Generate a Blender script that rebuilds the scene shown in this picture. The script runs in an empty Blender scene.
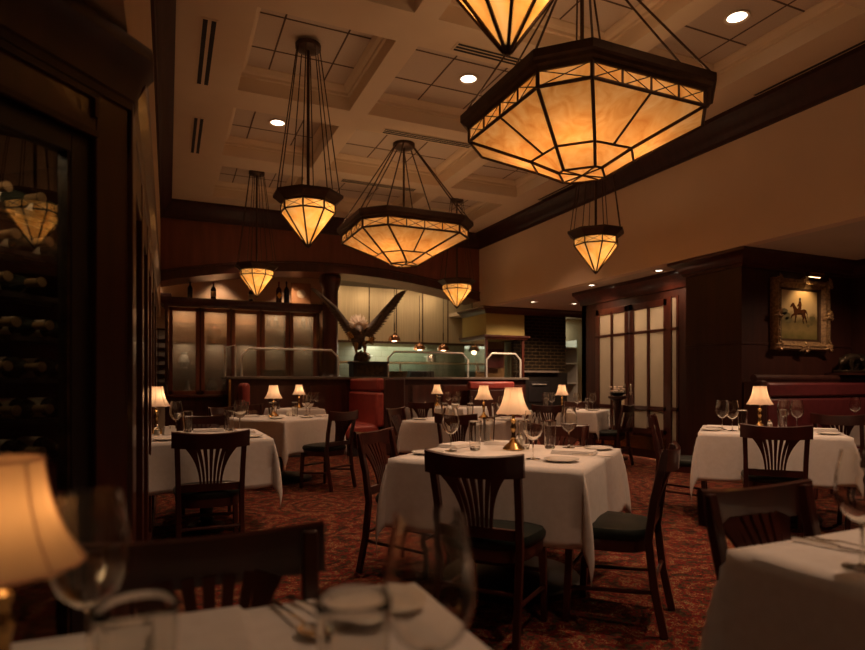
import bpy, bmesh, math, random
from mathutils import Vector, Matrix
random.seed(7)
PI = math.pi
sin, cos, rad = math.sin, math.cos, math.radians
sc = bpy.context.scene
C = sc.collection

# ------------------------------------------------------------------ materials
M = {}
def nmat(name):
    m = bpy.data.materials.new(name); m.use_nodes = True
    nt = m.node_tree; nt.nodes.clear()
    out = nt.nodes.new('ShaderNodeOutputMaterial')
    M[name] = m
    return m, nt, out
def prin(nt, col, rough=.5, metal=0., coat=0., spec=.5):
    b = nt.nodes.new('ShaderNodeBsdfPrincipled')
    b.inputs['Base Color'].default_value = (*col, 1)
    b.inputs['Roughness'].default_value = rough
    b.inputs['Metallic'].default_value = metal
    b.inputs['Coat Weight'].default_value = coat
    b.inputs['Specular IOR Level'].default_value = spec
    return b
def N(nt, t, **kw):
    n = nt.nodes.new(t)
    for k, v in kw.items():
        if k in n.inputs: n.inputs[k].default_value = v
        else: setattr(n, k, v)
    return n
def coords(nt, scale=(1, 1, 1), space='Object'):
    tc = nt.nodes.new('ShaderNodeTexCoord'); mp = nt.nodes.new('ShaderNodeMapping')
    mp.inputs['Scale'].default_value = scale
    nt.links.new(tc.outputs[space], mp.inputs['Vector'])
    return mp.outputs['Vector']
def ramp(nt, fac, stops, const=False):
    r = nt.nodes.new('ShaderNodeValToRGB')
    if const: r.color_ramp.interpolation = 'CONSTANT'
    while len(r.color_ramp.elements) < len(stops): r.color_ramp.elements.new(.5)
    for e, (p, c) in zip(r.color_ramp.elements, stops):
        e.position = p; e.color = (*c, 1)
    nt.links.new(fac, r.inputs['Fac'])
    return r.outputs['Color']
def bump(nt, h, b, strength=.2, dist=.01):
    n = nt.nodes.new('ShaderNodeBump'); n.inputs['Strength'].default_value = strength; n.inputs['Distance'].default_value = dist
    nt.links.new(h, n.inputs['Height']); nt.links.new(n.outputs['Normal'], b.inputs['Normal'])
def noisy(name, c1, c2, scale=(8, 8, 8), rough=.5, metal=0., coat=0., spec=.5, bmp=0., detail=3.):
    m, nt, out = nmat(name)
    b = prin(nt, c1, rough, metal, coat, spec)
    n = N(nt, 'ShaderNodeTexNoise', Scale=1., Detail=detail)
    nt.links.new(coords(nt, scale), n.inputs['Vector'])
    nt.links.new(ramp(nt, n.outputs['Fac'], [(.3, c1), (.7, c2)]), b.inputs['Base Color'])
    if bmp: bump(nt, n.outputs['Fac'], b, bmp)
    nt.links.new(b.outputs[0], out.inputs['Surface'])
    return m
def emit(name, col, strength):
    m, nt, out = nmat(name)
    e = N(nt, 'ShaderNodeEmission', Strength=strength); e.inputs['Color'].default_value = (*col, 1)
    nt.links.new(e.outputs[0], out.inputs['Surface'])
    return m
def glass(name, tint=(1, 1, 1), refl=.06, rough=.02, edge=.55, pw=3.):
    m, nt, out = nmat(name)
    t = N(nt, 'ShaderNodeBsdfTransparent'); t.inputs['Color'].default_value = (*tint, 1)
    g = N(nt, 'ShaderNodeBsdfGlossy', Roughness=rough)
    lw = N(nt, 'ShaderNodeLayerWeight', Blend=.5)
    p = N(nt, 'ShaderNodeMath', operation='POWER'); p.inputs[1].default_value = pw
    nt.links.new(lw.outputs['Facing'], p.inputs[0])
    mr = N(nt, 'ShaderNodeMapRange'); mr.inputs['To Min'].default_value = refl; mr.inputs['To Max'].default_value = edge
    nt.links.new(p.outputs[0], mr.inputs['Value'])
    mx = N(nt, 'ShaderNodeMixShader')
    nt.links.new(mr.outputs[0], mx.inputs[0]); nt.links.new(t.outputs[0], mx.inputs[1]); nt.links.new(g.outputs[0], mx.inputs[2])
    nt.links.new(mx.outputs[0], out.inputs['Surface'])
    return m

noisy('mahogany', (.080, .0195, .0115), (.048, .012, .008), (14, 14, 1.3), .34, coat=.25, detail=5)
noisy('mahogany_red', (.22, .066, .038), (.15, .045, .026), (10, 10, 1.1), .36, coat=.25, detail=5)
noisy('mahogany_dark', (.050, .015, .010), (.032, .010, .007), (14, 14, 1.3), .48, coat=0., spec=.35, detail=5)
noisy('chair_wood', (.062, .0135, .009), (.032, .008, .006), (9, 9, 3), .28, coat=.35, detail=4)
noisy('vinyl_black', (.008, .013, .010), (.005, .008, .006), (40, 40, 40), .45, spec=.3, bmp=.05)
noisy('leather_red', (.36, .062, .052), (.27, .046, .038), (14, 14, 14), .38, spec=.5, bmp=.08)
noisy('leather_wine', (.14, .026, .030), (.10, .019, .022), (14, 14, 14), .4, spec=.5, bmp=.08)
noisy('linen', (.80, .765, .74), (.74, .70, .67), (30, 30, 30), .85, spec=.1, bmp=.06)
noisy('china', (.80, .77, .72), (.78, .75, .70), (3, 3, 3), .22, spec=.5)
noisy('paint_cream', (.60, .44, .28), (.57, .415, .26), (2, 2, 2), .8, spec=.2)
noisy('paint_ceiling', (.70, .54, .37), (.67, .515, .35), (3, 3, 3), .85, spec=.15)
noisy('paint_tile', (.60, .475, .36), (.56, .44, .33), (60, 60, 60), .9, spec=.1, bmp=.1)
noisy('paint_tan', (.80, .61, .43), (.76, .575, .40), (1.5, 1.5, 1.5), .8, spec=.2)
noisy('paint_soffit', (.66, .54, .42), (.62, .51, .39), (2, 2, 2), .85, spec=.2)
noisy('paint_olive', (.55, .47, .18), (.50, .42, .16), (3, 3, 3), .75, spec=.2)
noisy('plaster_gray', (.24, .2, .17), (.22, .185, .16), (3, 3, 3), .85, spec=.2)
noisy('bronze', (.085, .046, .026), (.060, .033, .020), (12, 12, 12), .45, metal=.6)
noisy('bronze_dark', (.03, .024, .018), (.10, .07, .045), (16, 16, 16), .38, metal=.7, bmp=.3)
noisy('brass', (.50, .32, .13), (.42, .26, .10), (10, 10, 10), .25, metal=1.)
noisy('gilt', (.42, .27, .14), (.16, .10, .055), (30, 30, 30), .42, metal=.5, bmp=.3)
noisy('chrome', (.72, .68, .62), (.66, .62, .57), (10, 10, 10), .2, metal=1.)
noisy('brushed_steel', (.58, .45, .30), (.48, .37, .25), (40, 40, 1.2), .5, metal=.6)
noisy('steel_frame', (.74, .74, .70), (.68, .68, .64), (10, 10, 10), .4, metal=.15)
noisy('copper', (.62, .30, .16), (.50, .24, .12), (10, 10, 10), .25, metal=1.)
noisy('black_box', (.014, .013, .014), (.02, .018, .02), (10, 10, 10), .4)
noisy('black_line', (.012, .008, .006), (.016, .01, .008), (10, 10, 10), .7)
noisy('joint_line', (.11, .065, .04), (.13, .075, .045), (10, 10, 10), .9)
noisy('stone', (.20, .175, .15), (.15, .13, .11), (12, 12, 12), .35)
noisy('feather_dark', (.055, .042, .034), (.15, .115, .09), (10, 10, 60), .55, metal=.3, bmp=.4)
noisy('feather_pale', (.80, .70, .58), (.62, .52, .42), (40, 40, 40), .6, bmp=.2)
noisy('bottle_dark', (.012, .016, .010), (.02, .018, .012), (5, 5, 5), .12, spec=.6)
noisy('bottle_brown', (.07, .025, .010), (.05, .018, .008), (5, 5, 5), .12, spec=.6)
noisy('label_cream', (.62, .52, .36), (.55, .45, .30), (20, 20, 20), .7)
noisy('label_gold', (.78, .50, .08), (.70, .42, .06), (20, 20, 20), .6)
noisy('foil_gold', (.30, .19, .09), (.22, .13, .06), (20, 20, 20), .35, metal=.6)
noisy('painted_olive', (.13, .105, .04), (.09, .07, .03), (20, 20, 20), .6)
noisy('cork_red', (.25, .03, .02), (.20, .02, .02), (20, 20, 20), .5)
noisy('sage_green', (.22, .29, .19), (.18, .25, .16), (10, 10, 10), .7)
noisy('oven_black', (.010, .009, .008), (.014, .012, .01), (6, 6, 6), .5)
noisy('leaf', (.05, .09, .03), (.03, .06, .02), (20, 20, 20), .5)
noisy('petal', (.75, .62, .50), (.65, .50, .42), (20, 20, 20), .6)
noisy('paper_panel', (.45, .24, .11), (.36, .19, .09), (6, 6, 6), .8)
noisy('salt', (.75, .72, .68), (.7, .66, .6), (40, 40, 40), .8)
def real_glass(name, col, rough=0.):
    m, nt, out = nmat(name)
    g = N(nt, 'ShaderNodeBsdfGlass', Roughness=rough, IOR=1.46); g.inputs['Color'].default_value = (*col, 1)
    nt.links.new(g.outputs[0], out.inputs['Surface'])
real_glass('glass_clear', (.99, .985, .97)); real_glass('glass_thick', (.97, .965, .95), .03)
glass('glass_guard', (.93, .96, .94), .08, .02, .8, 2.)
glass('glass_cellar', (.86, .82, .76), .12, .015, .7)

def marbled(name, strength, c1, c2, c3):
    m, nt, out = nmat(name)
    w = N(nt, 'ShaderNodeTexNoise', Scale=5., Detail=4., Distortion=1.6)
    nt.links.new(coords(nt, (1, 1, .55)), w.inputs['Vector'])
    col = ramp(nt, w.outputs['Fac'], [(.28, c1), (.5, c2), (.75, c3)])
    b = prin(nt, (.10, .05, .02), .35)
    nt.links.new(col, b.inputs['Emission Color'])
    b.inputs['Emission Strength'].default_value = strength
    t = N(nt, 'ShaderNodeBsdfTranslucent'); nt.links.new(col, t.inputs['Color'])
    mx = N(nt, 'ShaderNodeMixShader'); mx.inputs[0].default_value = .6
    nt.links.new(b.outputs[0], mx.inputs[1]); nt.links.new(t.outputs[0], mx.inputs[2])
    nt.links.new(mx.outputs[0], out.inputs['Surface'])
marbled('art_glass', .40, (.66, .24, .040), (.80, .39, .10), (.88, .52, .20))
marbled('art_glass_bright', .42, (.80, .33, .045), (.92, .51, .14), (.98, .68, .32))
emit('bulb', (1, .62, .30), 6.)
emit('downlight_lens', (1, .80, .58), 5.)

def shade_mat(name, col, em):
    m, nt, out = nmat(name)
    d = N(nt, 'ShaderNodeBsdfDiffuse'); d.inputs['Color'].default_value = (*col, 1)
    t = N(nt, 'ShaderNodeBsdfTranslucent'); t.inputs['Color'].default_value = (*col, 1)
    mx = N(nt, 'ShaderNodeMixShader'); mx.inputs[0].default_value = .55
    nt.links.new(d.outputs[0], mx.inputs[1]); nt.links.new(t.outputs[0], mx.inputs[2])
    e = N(nt, 'ShaderNodeEmission', Strength=em); e.inputs['Color'].default_value = (.95, .56, .33, 1)
    a = N(nt, 'ShaderNodeAddShader')
    nt.links.new(mx.outputs[0], a.inputs[0]); nt.links.new(e.outputs[0], a.inputs[1])
    nt.links.new(a.outputs[0], out.inputs['Surface'])
shade_mat('shade_cloth', (.80, .64, .50), .06)
shade_mat('shade_amber', (.66, .40, .18), .015)

def carpet_mat():
    m, nt, out = nmat('carpet')
    b = prin(nt, (.2, .03, .02), .95, spec=.1)
    v = coords(nt, (1, 1, 1))
    dn = N(nt, 'ShaderNodeTexNoise', Scale=7., Detail=2.); nt.links.new(v, dn.inputs['Vector'])
    ma = N(nt, 'ShaderNodeVectorMath', operation='SCALE'); ma.inputs['Scale'].default_value = .16
    nt.links.new(dn.outputs['Color'], ma.inputs[0])
    ad = N(nt, 'ShaderNodeVectorMath', operation='ADD'); nt.links.new(v, ad.inputs[0]); nt.links.new(ma.outputs[0], ad.inputs[1])
    v1 = N(nt, 'ShaderNodeTexVoronoi', Scale=2.0); nt.links.new(ad.outputs[0], v1.inputs['Vector'])
    wv = N(nt, 'ShaderNodeMath', operation='SINE'); ml = N(nt, 'ShaderNodeMath', operation='MULTIPLY'); ml.inputs[1].default_value = 30.
    nt.links.new(v1.outputs['Distance'], ml.inputs[0]); nt.links.new(ml.outputs[0], wv.inputs[0])
    v2 = N(nt, 'ShaderNodeTexVoronoi', Scale=13.); nt.links.new(ad.outputs[0], v2.inputs['Vector'])
    n2 = N(nt, 'ShaderNodeTexNoise', Scale=26., Detail=3., Distortion=1.4); nt.links.new(v, n2.inputs['Vector'])
    s1 = N(nt, 'ShaderNodeMath', operation='MULTIPLY_ADD'); s1.inputs[1].default_value = .13
    nt.links.new(wv.outputs[0], s1.inputs[0]); nt.links.new(n2.outputs['Fac'], s1.inputs[2])
    s2 = N(nt, 'ShaderNodeMath', operation='MULTIPLY_ADD'); s2.inputs[1].default_value = .22
    nt.links.new(v2.outputs['Distance'], s2.inputs[0]); nt.links.new(s1.outputs[0], s2.inputs[2])
    red, dk, gold, cream, gr = (.125, .013, .011), (.035, .011, .009), (.26, .13, .05), (.40, .28, .15), (.045, .045, .022)
    col = ramp(nt, s2.outputs[0], [(0, dk), (.46, gr), (.53, red), (.61, dk), (.645, (.16, .018, .013)), (.715, gold), (.74, gr), (.78, cream), (.80, red)], True)
    nt.links.new(col, b.inputs['Base Color'])
    bump(nt, n2.outputs['Fac'], b, .3)
    nt.links.new(b.outputs[0], out.inputs['Surface'])
carpet_mat()
def brick_mat(name, c1, c2, mortar, w, h, ms, rough, spec=.5):
    m, nt, out = nmat(name)
    b = prin(nt, c1, rough, spec=spec)
    tc = nt.nodes.new('ShaderNodeTexCoord')
    sp = N(nt, 'ShaderNodeSeparateXYZ'); cb = N(nt, 'ShaderNodeCombineXYZ')
    nt.links.new(tc.outputs['Object'], sp.inputs[0]); nt.links.new(sp.outputs['X'], cb.inputs['X']); nt.links.new(sp.outputs['Z'], cb.inputs['Y'])
    br = N(nt, 'ShaderNodeTexBrick', Scale=1.)
    br.inputs['Color1'].default_value = (*c1, 1); br.inputs['Color2'].default_value = (*c2, 1); br.inputs['Mortar'].default_value = (*mortar, 1)
    br.inputs['Brick Width'].default_value = w; br.inputs['Row Height'].default_value = h; br.inputs['Mortar Size'].default_value = ms
    nt.links.new(cb.outputs[0], br.inputs['Vector']); nt.links.new(br.outputs['Color'], b.inputs['Base Color'])
    bump(nt, br.outputs['Fac'], b, -.3)
    nt.links.new(b.outputs[0], out.inputs['Surface'])
brick_mat('brick_black', (.012, .010, .008), (.020, .015, .011), (.16, .115, .06), .20, .075, .006, .3)
brick_mat('tile_kitchen', (.30, .33, .24), (.33, .36, .27), (.20, .21, .15), .30, .15, .004, .3)
def frosted(name, col, em=0.):
    m, nt, out = nmat(name)
    b = prin(nt, col, .45)
    n = N(nt, 'ShaderNodeTexNoise', Scale=9., Detail=3.); nt.links.new(coords(nt, (1, 1, .4)), n.inputs['Vector'])
    nt.links.new(ramp(nt, n.outputs['Fac'], [(.3, col), (.7, tuple(c * .85 for c in col))]), b.inputs['Base Color'])
    t = N(nt, 'ShaderNodeBsdfTranslucent'); t.inputs['Color'].default_value = (*col, 1)
    mx = N(nt, 'ShaderNodeMixShader'); mx.inputs[0].default_value = .5
    nt.links.new(b.outputs[0], mx.inputs[1]); nt.links.new(t.outputs[0], mx.inputs[2])
    nt.links.new(mx.outputs[0], out.inputs['Surface'])
frosted('frosted_pane', (.52, .46, .38))
def seeded():
    m, nt, out = nmat('seeded_pane')
    t = N(nt, 'ShaderNodeBsdfTransparent'); t.inputs['Color'].default_value = (.85, .80, .72, 1)
    d = N(nt, 'ShaderNodeBsdfTranslucent'); d.inputs['Color'].default_value = (.45, .40, .33, 1)
    g = N(nt, 'ShaderNodeBsdfGlossy', Roughness=.15)
    m1 = N(nt, 'ShaderNodeMixShader'); m1.inputs[0].default_value = .32
    m2 = N(nt, 'ShaderNodeMixShader'); m2.inputs[0].default_value = .07
    nt.links.new(t.outputs[0], m1.inputs[1]); nt.links.new(d.outputs[0], m1.inputs[2])
    nt.links.new(m1.outputs[0], m2.inputs[1]); nt.links.new(g.outputs[0], m2.inputs[2])
    nt.links.new(m2.outputs[0], out.inputs['Surface'])
seeded()
def canvas_mat():
    m, nt, out = nmat('canvas_paint')
    b = prin(nt, (.4, .3, .15), .5)
    tc = nt.nodes.new('ShaderNodeTexCoord'); sp = N(nt, 'ShaderNodeSeparateXYZ'); nt.links.new(tc.outputs['Object'], sp.inputs[0])
    n = N(nt, 'ShaderNodeTexNoise', Scale=9., Detail=5.); nt.links.new(tc.outputs['Object'], n.inputs['Vector'])
    a = N(nt, 'ShaderNodeMath', operation='MULTIPLY_ADD'); a.inputs[1].default_value = .22
    nt.links.new(n.outputs['Fac'], a.inputs[0]); nt.links.new(sp.outputs['Z'], a.inputs[2])
    mr = N(nt, 'ShaderNodeMapRange'); mr.inputs['From Min'].default_value = -.22; mr.inputs['From Max'].default_value = .40
    nt.links.new(a.outputs[0], mr.inputs['Value'])
    col = ramp(nt, mr.outputs[0], [(0, (.10, .09, .02)), (.22, (.22, .165, .06)), (.40, (.12, .09, .035)), (.52, (.28, .21, .10)), (.6, (.48, .36, .20)), (1, (.55, .38, .18))])
    nt.links.new(col, b.inputs['Base Color']); nt.links.new(b.outputs[0], out.inputs['Surface'])
canvas_mat()

# ------------------------------------------------------------------ mesh building
class MB:
    def __init__(s): s.v = []; s.f = []; s.mi = []; s.cur = 0
    def add(s, vs, fs):
        o = len(s.v); s.v += [tuple(p) for p in vs]
        for f in fs: s.f.append(tuple(i + o for i in f)); s.mi.append(s.cur)
        return s
    def box(s, x0, x1, y0, y1, z0, z1):
        return s.add([(x0, y0, z0), (x1, y0, z0), (x1, y1, z0), (x0, y1, z0), (x0, y0, z1), (x1, y0, z1), (x1, y1, z1), (x0, y1, z1)],
                     [(0, 3, 2, 1), (4, 5, 6, 7), (0, 1, 5, 4), (1, 2, 6, 5), (2, 3, 7, 6), (3, 0, 4, 7)])
    def quad(s, a, b, c, d): return s.add([a, b, c, d], [(0, 1, 2, 3)])
    def loft(s, rings, cap=True, closed=True):
        n = len(rings[0]); vs = [p for r in rings for p in r]; fs = []
        for i in range(len(rings) - 1):
            for j in range(n if closed else n - 1):
                k = (j + 1) % n
                fs.append((i * n + j, i * n + k, (i + 1) * n + k, (i + 1) * n + j))
        if cap and closed:
            fs.append(tuple(reversed(range(n)))); fs.append(tuple((len(rings) - 1) * n + j for j in range(n)))
        return s.add(vs, fs)
    def lathe(s, prof, n=20, c=(0, 0, 0), cap=True):
        return s.loft([[(c[0] + max(r, 1e-4) * cos(2 * PI * j / n), c[1] + max(r, 1e-4) * sin(2 * PI * j / n), c[2] + z) for j in range(n)] for r, z in prof], cap)
    def tube(s, pts, r, n=8):
        pts = [Vector(p) for p in pts]; rings = []
        up = None
        for i, p in enumerate(pts):
            t = (pts[min(i + 1, len(pts) - 1)] - pts[max(i - 1, 0)]).normalized()
            if up is None: up = Vector((0, 0, 1)) if abs(t.z) < .9 else Vector((1, 0, 0))
            a = (up - t * up.dot(t)).normalized(); b = t.cross(a); up = a
            q = r[i] if isinstance(r, (list, tuple)) else r
            rings.append([p + (a * cos(2 * PI * j / n) + b * sin(2 * PI * j / n)) * q for j in range(n)])
        return s.loft(rings)
    def strip(s, pts, w, d, axis=(1, 0, 0)):
        """rectangular bar along pts: width w along axis, depth d across"""
        pts = [Vector(p) for p in pts]; ax = Vector(axis); rings = []
        for i, p in enumerate(pts):
            t = (pts[min(i + 1, len(pts) - 1)] - pts[max(i - 1, 0)]).normalized()
            a = (ax - t * ax.dot(t)).normalized(); b = t.cross(a)
            ww = w[i] if isinstance(w, (list, tuple)) else w
            rings.append([p + a * ww / 2 + b * d / 2, p - a * ww / 2 + b * d / 2, p - a * ww / 2 - b * d / 2, p + a * ww / 2 - b * d / 2])
        return s.loft(rings)
    def prism(s, poly, z0, z1): return s.loft([[(x, y, z0) for x, y in poly], [(x, y, z1) for x, y in poly]])
    def mould(s, path, prof, closed=False):
        """profile (out, z) swept along a floor-plan path, mitred; out points to the right of the path"""
        n = len(path); rings = []
        for i, p in enumerate(path):
            def dirn(a, b):
                dx, dy = b[0] - a[0], b[1] - a[1]; l = math.hypot(dx, dy); return dx / l, dy / l
            d0 = dirn(path[i - 1], p) if (i > 0 or closed) else None
            d1 = dirn(p, path[(i + 1) % n]) if (i < n - 1 or closed) else None
            d0 = d0 or d1; d1 = d1 or d0
            n0, n1 = (d0[1], -d0[0]), (d1[1], -d1[0])
            m = (n0[0] + n1[0], n0[1] + n1[1]); k = 2 / max(m[0] ** 2 + m[1] ** 2, .2)
            m = (m[0] * k, m[1] * k)
            rings.append([(p[0] + m[0] * o, p[1] + m[1] * o, z) for o, z in prof])
        if closed: rings.append(rings[0])
        return s.loft(rings, not closed)
    def xf(s, mat, start=0):
        for i in range(start, len(s.v)): s.v[i] = tuple(mat @ Vector(s.v[i]))
        return s
def obj(name, mb, mat, parent=None, smooth=True, ang=.7, bevel=0., sub=0):
    me = bpy.data.meshes.new(name)
    me.from_pydata(mb.v, [], mb.f); me.update()
    bm = bmesh.new(); bm.from_mesh(me)
    bmesh.ops.recalc_face_normals(bm, faces=bm.faces); bm.to_mesh(me); bm.free()
    for mm in (mat if isinstance(mat, (list, tuple)) else [mat]): me.materials.append(M[mm])
    for p, i in zip(me.polygons, mb.mi): p.material_index = i
    if smooth:
        me.shade_smooth(); me.set_sharp_from_angle(angle=ang)
    o = bpy.data.objects.new(name, me); C.objects.link(o)
    if parent: o.parent = parent
    if bevel:
        b = o.modifiers.new('bevel', 'BEVEL'); b.width = bevel; b.segments = 2; b.limit_method = 'ANGLE'; b.angle_limit = .6
    if sub:
        b = o.modifiers.new('smooth', 'SUBSURF'); b.levels = sub; b.render_levels = sub
    return o
def tag(o, label=None, cat=None, group=None, kind=None):
    if label: o['label'] = label
    if cat: o['category'] = cat
    if group: o['group'] = group
    if kind: o['kind'] = kind
    return o
def thing(name, label, cat, loc=(0, 0, 0), rz=0., group=None):
    o = bpy.data.objects.new(name, None); o.empty_display_size = .1; C.objects.link(o)
    o.location = loc; o.rotation_euler = (0, 0, rz)
    return tag(o, label, cat, group)
def struct(name, mb, mat, parent=None, **kw):
    o = obj(name, mb, mat, parent, **kw)
    if not parent: o['kind'] = 'structure'
    return o
kids = {}
def dup(root, loc, rz=0., label=None, group=None, scale=None):
    def cp(o, par):
        c = o.copy(); C.objects.link(c); c.parent = par
        for ch in [x for x in C.objects if x.parent == o]: cp(ch, c)
        return c
    r = cp(root, None)
    r.location = loc; r.rotation_euler = (0, 0, rz)
    if scale: r.scale = (scale,) * 3
    if label: r['label'] = label
    if group: r['group'] = group
    elif 'group' in r.keys() and group == '': del r['group']
    return r
used = set()
def place(proto, loc, rz, label, group, scale=None):
    """the first time moves the built thing itself, then copies it"""
    if proto.name not in used:
        used.add(proto.name)
        proto.location = loc; proto.rotation_euler = (0, 0, rz); proto['label'] = label
        if scale: proto.scale = (scale,) * 3
        if group: proto['group'] = group
        return proto
    return dup(proto, loc, rz, label, group, scale)
def lamp_light(name, kind, energy, col, parent, loc=(0, 0, 0), size=.05, spot=None, blend=.5, rot=None):
    l = bpy.data.lights.new(name, kind); l.energy = energy; l.color = col
    if kind == 'AREA': l.size = size
    else: l.shadow_soft_size = size
    if spot: l.spot_size = spot; l.spot_blend = blend
    o = bpy.data.objects.new(name, l); C.objects.link(o); o.parent = parent; o.location = loc
    if rot: o.rotation_euler = rot
    return o
WARM = (1, .60, .32); WARM2 = (1, .60, .36)
# ------------------------------------------------------------------ the room
ZC, ZS, XR, YB, XL = 4.30, 2.76, 6.05, 11.30, -.12
b = MB(); b.box(-4, 10.5, -3, 14.5, -.12, 0); struct('floor', b, 'carpet', smooth=False)

# ceiling with coffers
CXH = [(1.295, .615), (3.03, .90), (4.765, .615)]; CY = [-.05, 1.95, 3.95, 5.95, 7.95, 9.95]
HY, DEP = .775, .25
b = MB()
xs = [XL]; ys = [-3.]
for c, HX in CXH: xs += [c - HX, c + HX]
for c in CY: ys += [c - HY, c + HY]
xs.append(XR + .1); ys.append(YB + .1)
for i in range(len(xs) - 1):
    for j in range(len(ys) - 1):
        if i % 2 and j % 2: continue
        b.quad((xs[i], ys[j], ZC), (xs[i + 1], ys[j], ZC), (xs[i + 1], ys[j + 1], ZC), (xs[i], ys[j + 1], ZC))
for cx, HX in CXH:
    for cy in CY:
        P = [(cx - HX, cy - HY), (cx - HX, cy + HY), (cx + HX, cy + HY), (cx + HX, cy - HY)]
        def ring(o, z): return [(x + (o if x < cx else -o), y + (o if y < cy else -o), z) for x, y in P]
        b.cur = 0
        b.loft([ring(0, ZC), ring(0, ZC + .15), ring(.025, ZC + .155), ring(.025, ZC + .185), ring(.06, ZC + .20), ring(.085, ZC + .235), ring(.085, ZC + DEP)], cap=False)
        b.cur = 1
        r = ring(.085, ZC + DEP - .001); b.quad(*r)
        b.cur = 2
        x0, x1, y0, y1 = cx - HX + .085, cx + HX - .085, cy - HY + .085, cy + HY - .085
        for xx in (cx - .3, cx + .3): b.box(xx - .008, xx + .008, y0, y1, ZC + DEP - .006, ZC + DEP - .002)
        for yy in (cy - .3, cy + .3): b.box(x0, x1, yy - .008, yy + .008, ZC + DEP - .006, ZC + DEP - .002)
struct('ceiling', b, ['paint_ceiling', 'paint_tile', 'joint_line'], smooth=False)

# walls
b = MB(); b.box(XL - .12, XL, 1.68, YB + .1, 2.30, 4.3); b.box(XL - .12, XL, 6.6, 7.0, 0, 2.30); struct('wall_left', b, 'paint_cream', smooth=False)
b = MB(); b.box(-3.2, XL, 1.68, 1.80, 2.28, 4.6); struct('wall_left_return', b, 'plaster_gray', smooth=False)
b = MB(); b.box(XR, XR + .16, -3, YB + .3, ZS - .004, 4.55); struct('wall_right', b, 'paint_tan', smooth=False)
b = MB(); b.box(XR + .161, 10.4, -3, 13.9, ZS - .003, ZS + .08); struct('ceiling_right', b, 'paint_soffit', smooth=False)
b = MB(); b.box(-4, 10.5, -3.12, -3, 0, 4.6); struct('wall_front', b, 'paint_tan', smooth=False)
b = MB(); b.box(-3.3, -3.2, -3, 13, 0, 4.6); struct('wall_left_far', b, 'plaster_gray', smooth=False)
b = MB(); b.box(8.3, 8.42, -3, 5.1, 0, ZS); struct('wall_right_alcove', b, 'mahogany_dark', smooth=False)
# back of the room, behind the bar header
b = MB(); b.box(-2.2, 3.1, 12.5, 12.6, 0, 4.3); struct('wall_back', b, 'paint_tan', smooth=False)
b = MB(); b.box(-2.2, XL, YB, YB + .12, 2.5, 4.3); struct('wall_back_return', b, 'paint_cream', smooth=False)
b = MB(); b.box(XL - .1, XR + .1, YB + .70, 13.9, 3.35, 3.42); struct('ceiling_back', b, 'mahogany_dark', smooth=False)

b = MB(); b.box(-3.2, XL - .01, 1.9, 12.5, 4.3, 4.36); struct('ceiling_passage', b, 'paint_soffit', smooth=False)
# crown mouldings of the high ceiling
cprof = [(0, 4.0), (.025, 4.0), (.035, 4.04), (.05, 4.05), (.075, 4.12), (.12, 4.20), (.165, 4.235), (.18, 4.25), (.18, 4.30), (0, 4.30)]
b = MB(); b.mould([(XL, 1.68), (XL, YB), (XR, YB), (XR, -3)], cprof); struct('trim_1', b, 'mahogany_dark')
# header over the bar with a long flat arch
def arch(x):
    t = (x - 2.95) / 3.07; return 3.27 - .36 * t * t
b = MB()
n = 30; px = [XL + (XR - XL) * i / n for i in range(n + 1)]
b.loft([[(x, YB, arch(x)), (x, YB, 4.05), (x, YB + .70, 4.05), (x, YB + .70, arch(x))] for x in px])
h = struct('wall_back_header', b, 'mahogany_red', smooth=False)
b = MB()
for k, (o, dz0, dz1) in enumerate([(.035, .0, .05), (.02, .05, .16), (.045, .16, .19)]):
    b.loft([[(x, YB - o, arch(x) + dz0), (x, YB - o, arch(x) + dz1), (x, YB + .002, arch(x) + dz1), (x, YB + .002, arch(x) + dz0)] for x in px])
struct('trim_2', b, 'mahogany')
# column that carries the arch
b = MB(); b.lathe([(.20, 1.2), (.20, 1.30), (.165, 1.34), (.150, 1.38), (.150, 2.98), (.165, 3.0), (.165, 3.04), (.19, 3.08), (.21, 3.12), (.21, 3.22), (.19, 3.29)], 24, (2.91, YB + .30, 0))
struct('column', b, 'mahogany')

# left wood front: pilasters and recessed doors along the left wall
b = MB(); b.box(XL - .10, XL - .06, 2.2, 6.6, 0, 2.12); struct('trim_3', b, 'mahogany_dark', smooth=False)
b = MB()
for y0, y1 in ((2.2, 2.42), (3.02, 3.2), (3.8, 3.98), (4.58, 4.76), (5.4, 5.6), (6.4, 6.6)):
    b.box(XL - .08, XL + .015, y0, y1, 0, 2.1)
b.box(XL - .08, XL + .01, 2.2, 6.6, 1.90, 2.12); b.mould([(XL + .005, 2.26), (XL + .005, 6.6)], [(0, 2.06), (.012, 2.07), (.02, 2.12), (.045, 2.17), (.05, 2.2), (.05, 2.24), (0, 2.24)]); b.box(XL - .08, XL, 2.3, 6.6, 2.1, 2.3); b.box(XL - .08, XL + .02, 2.2, 6.6, 0, .14)
struct('trim_4', b, 'mahogany', smooth=False, bevel=.004)
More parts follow.
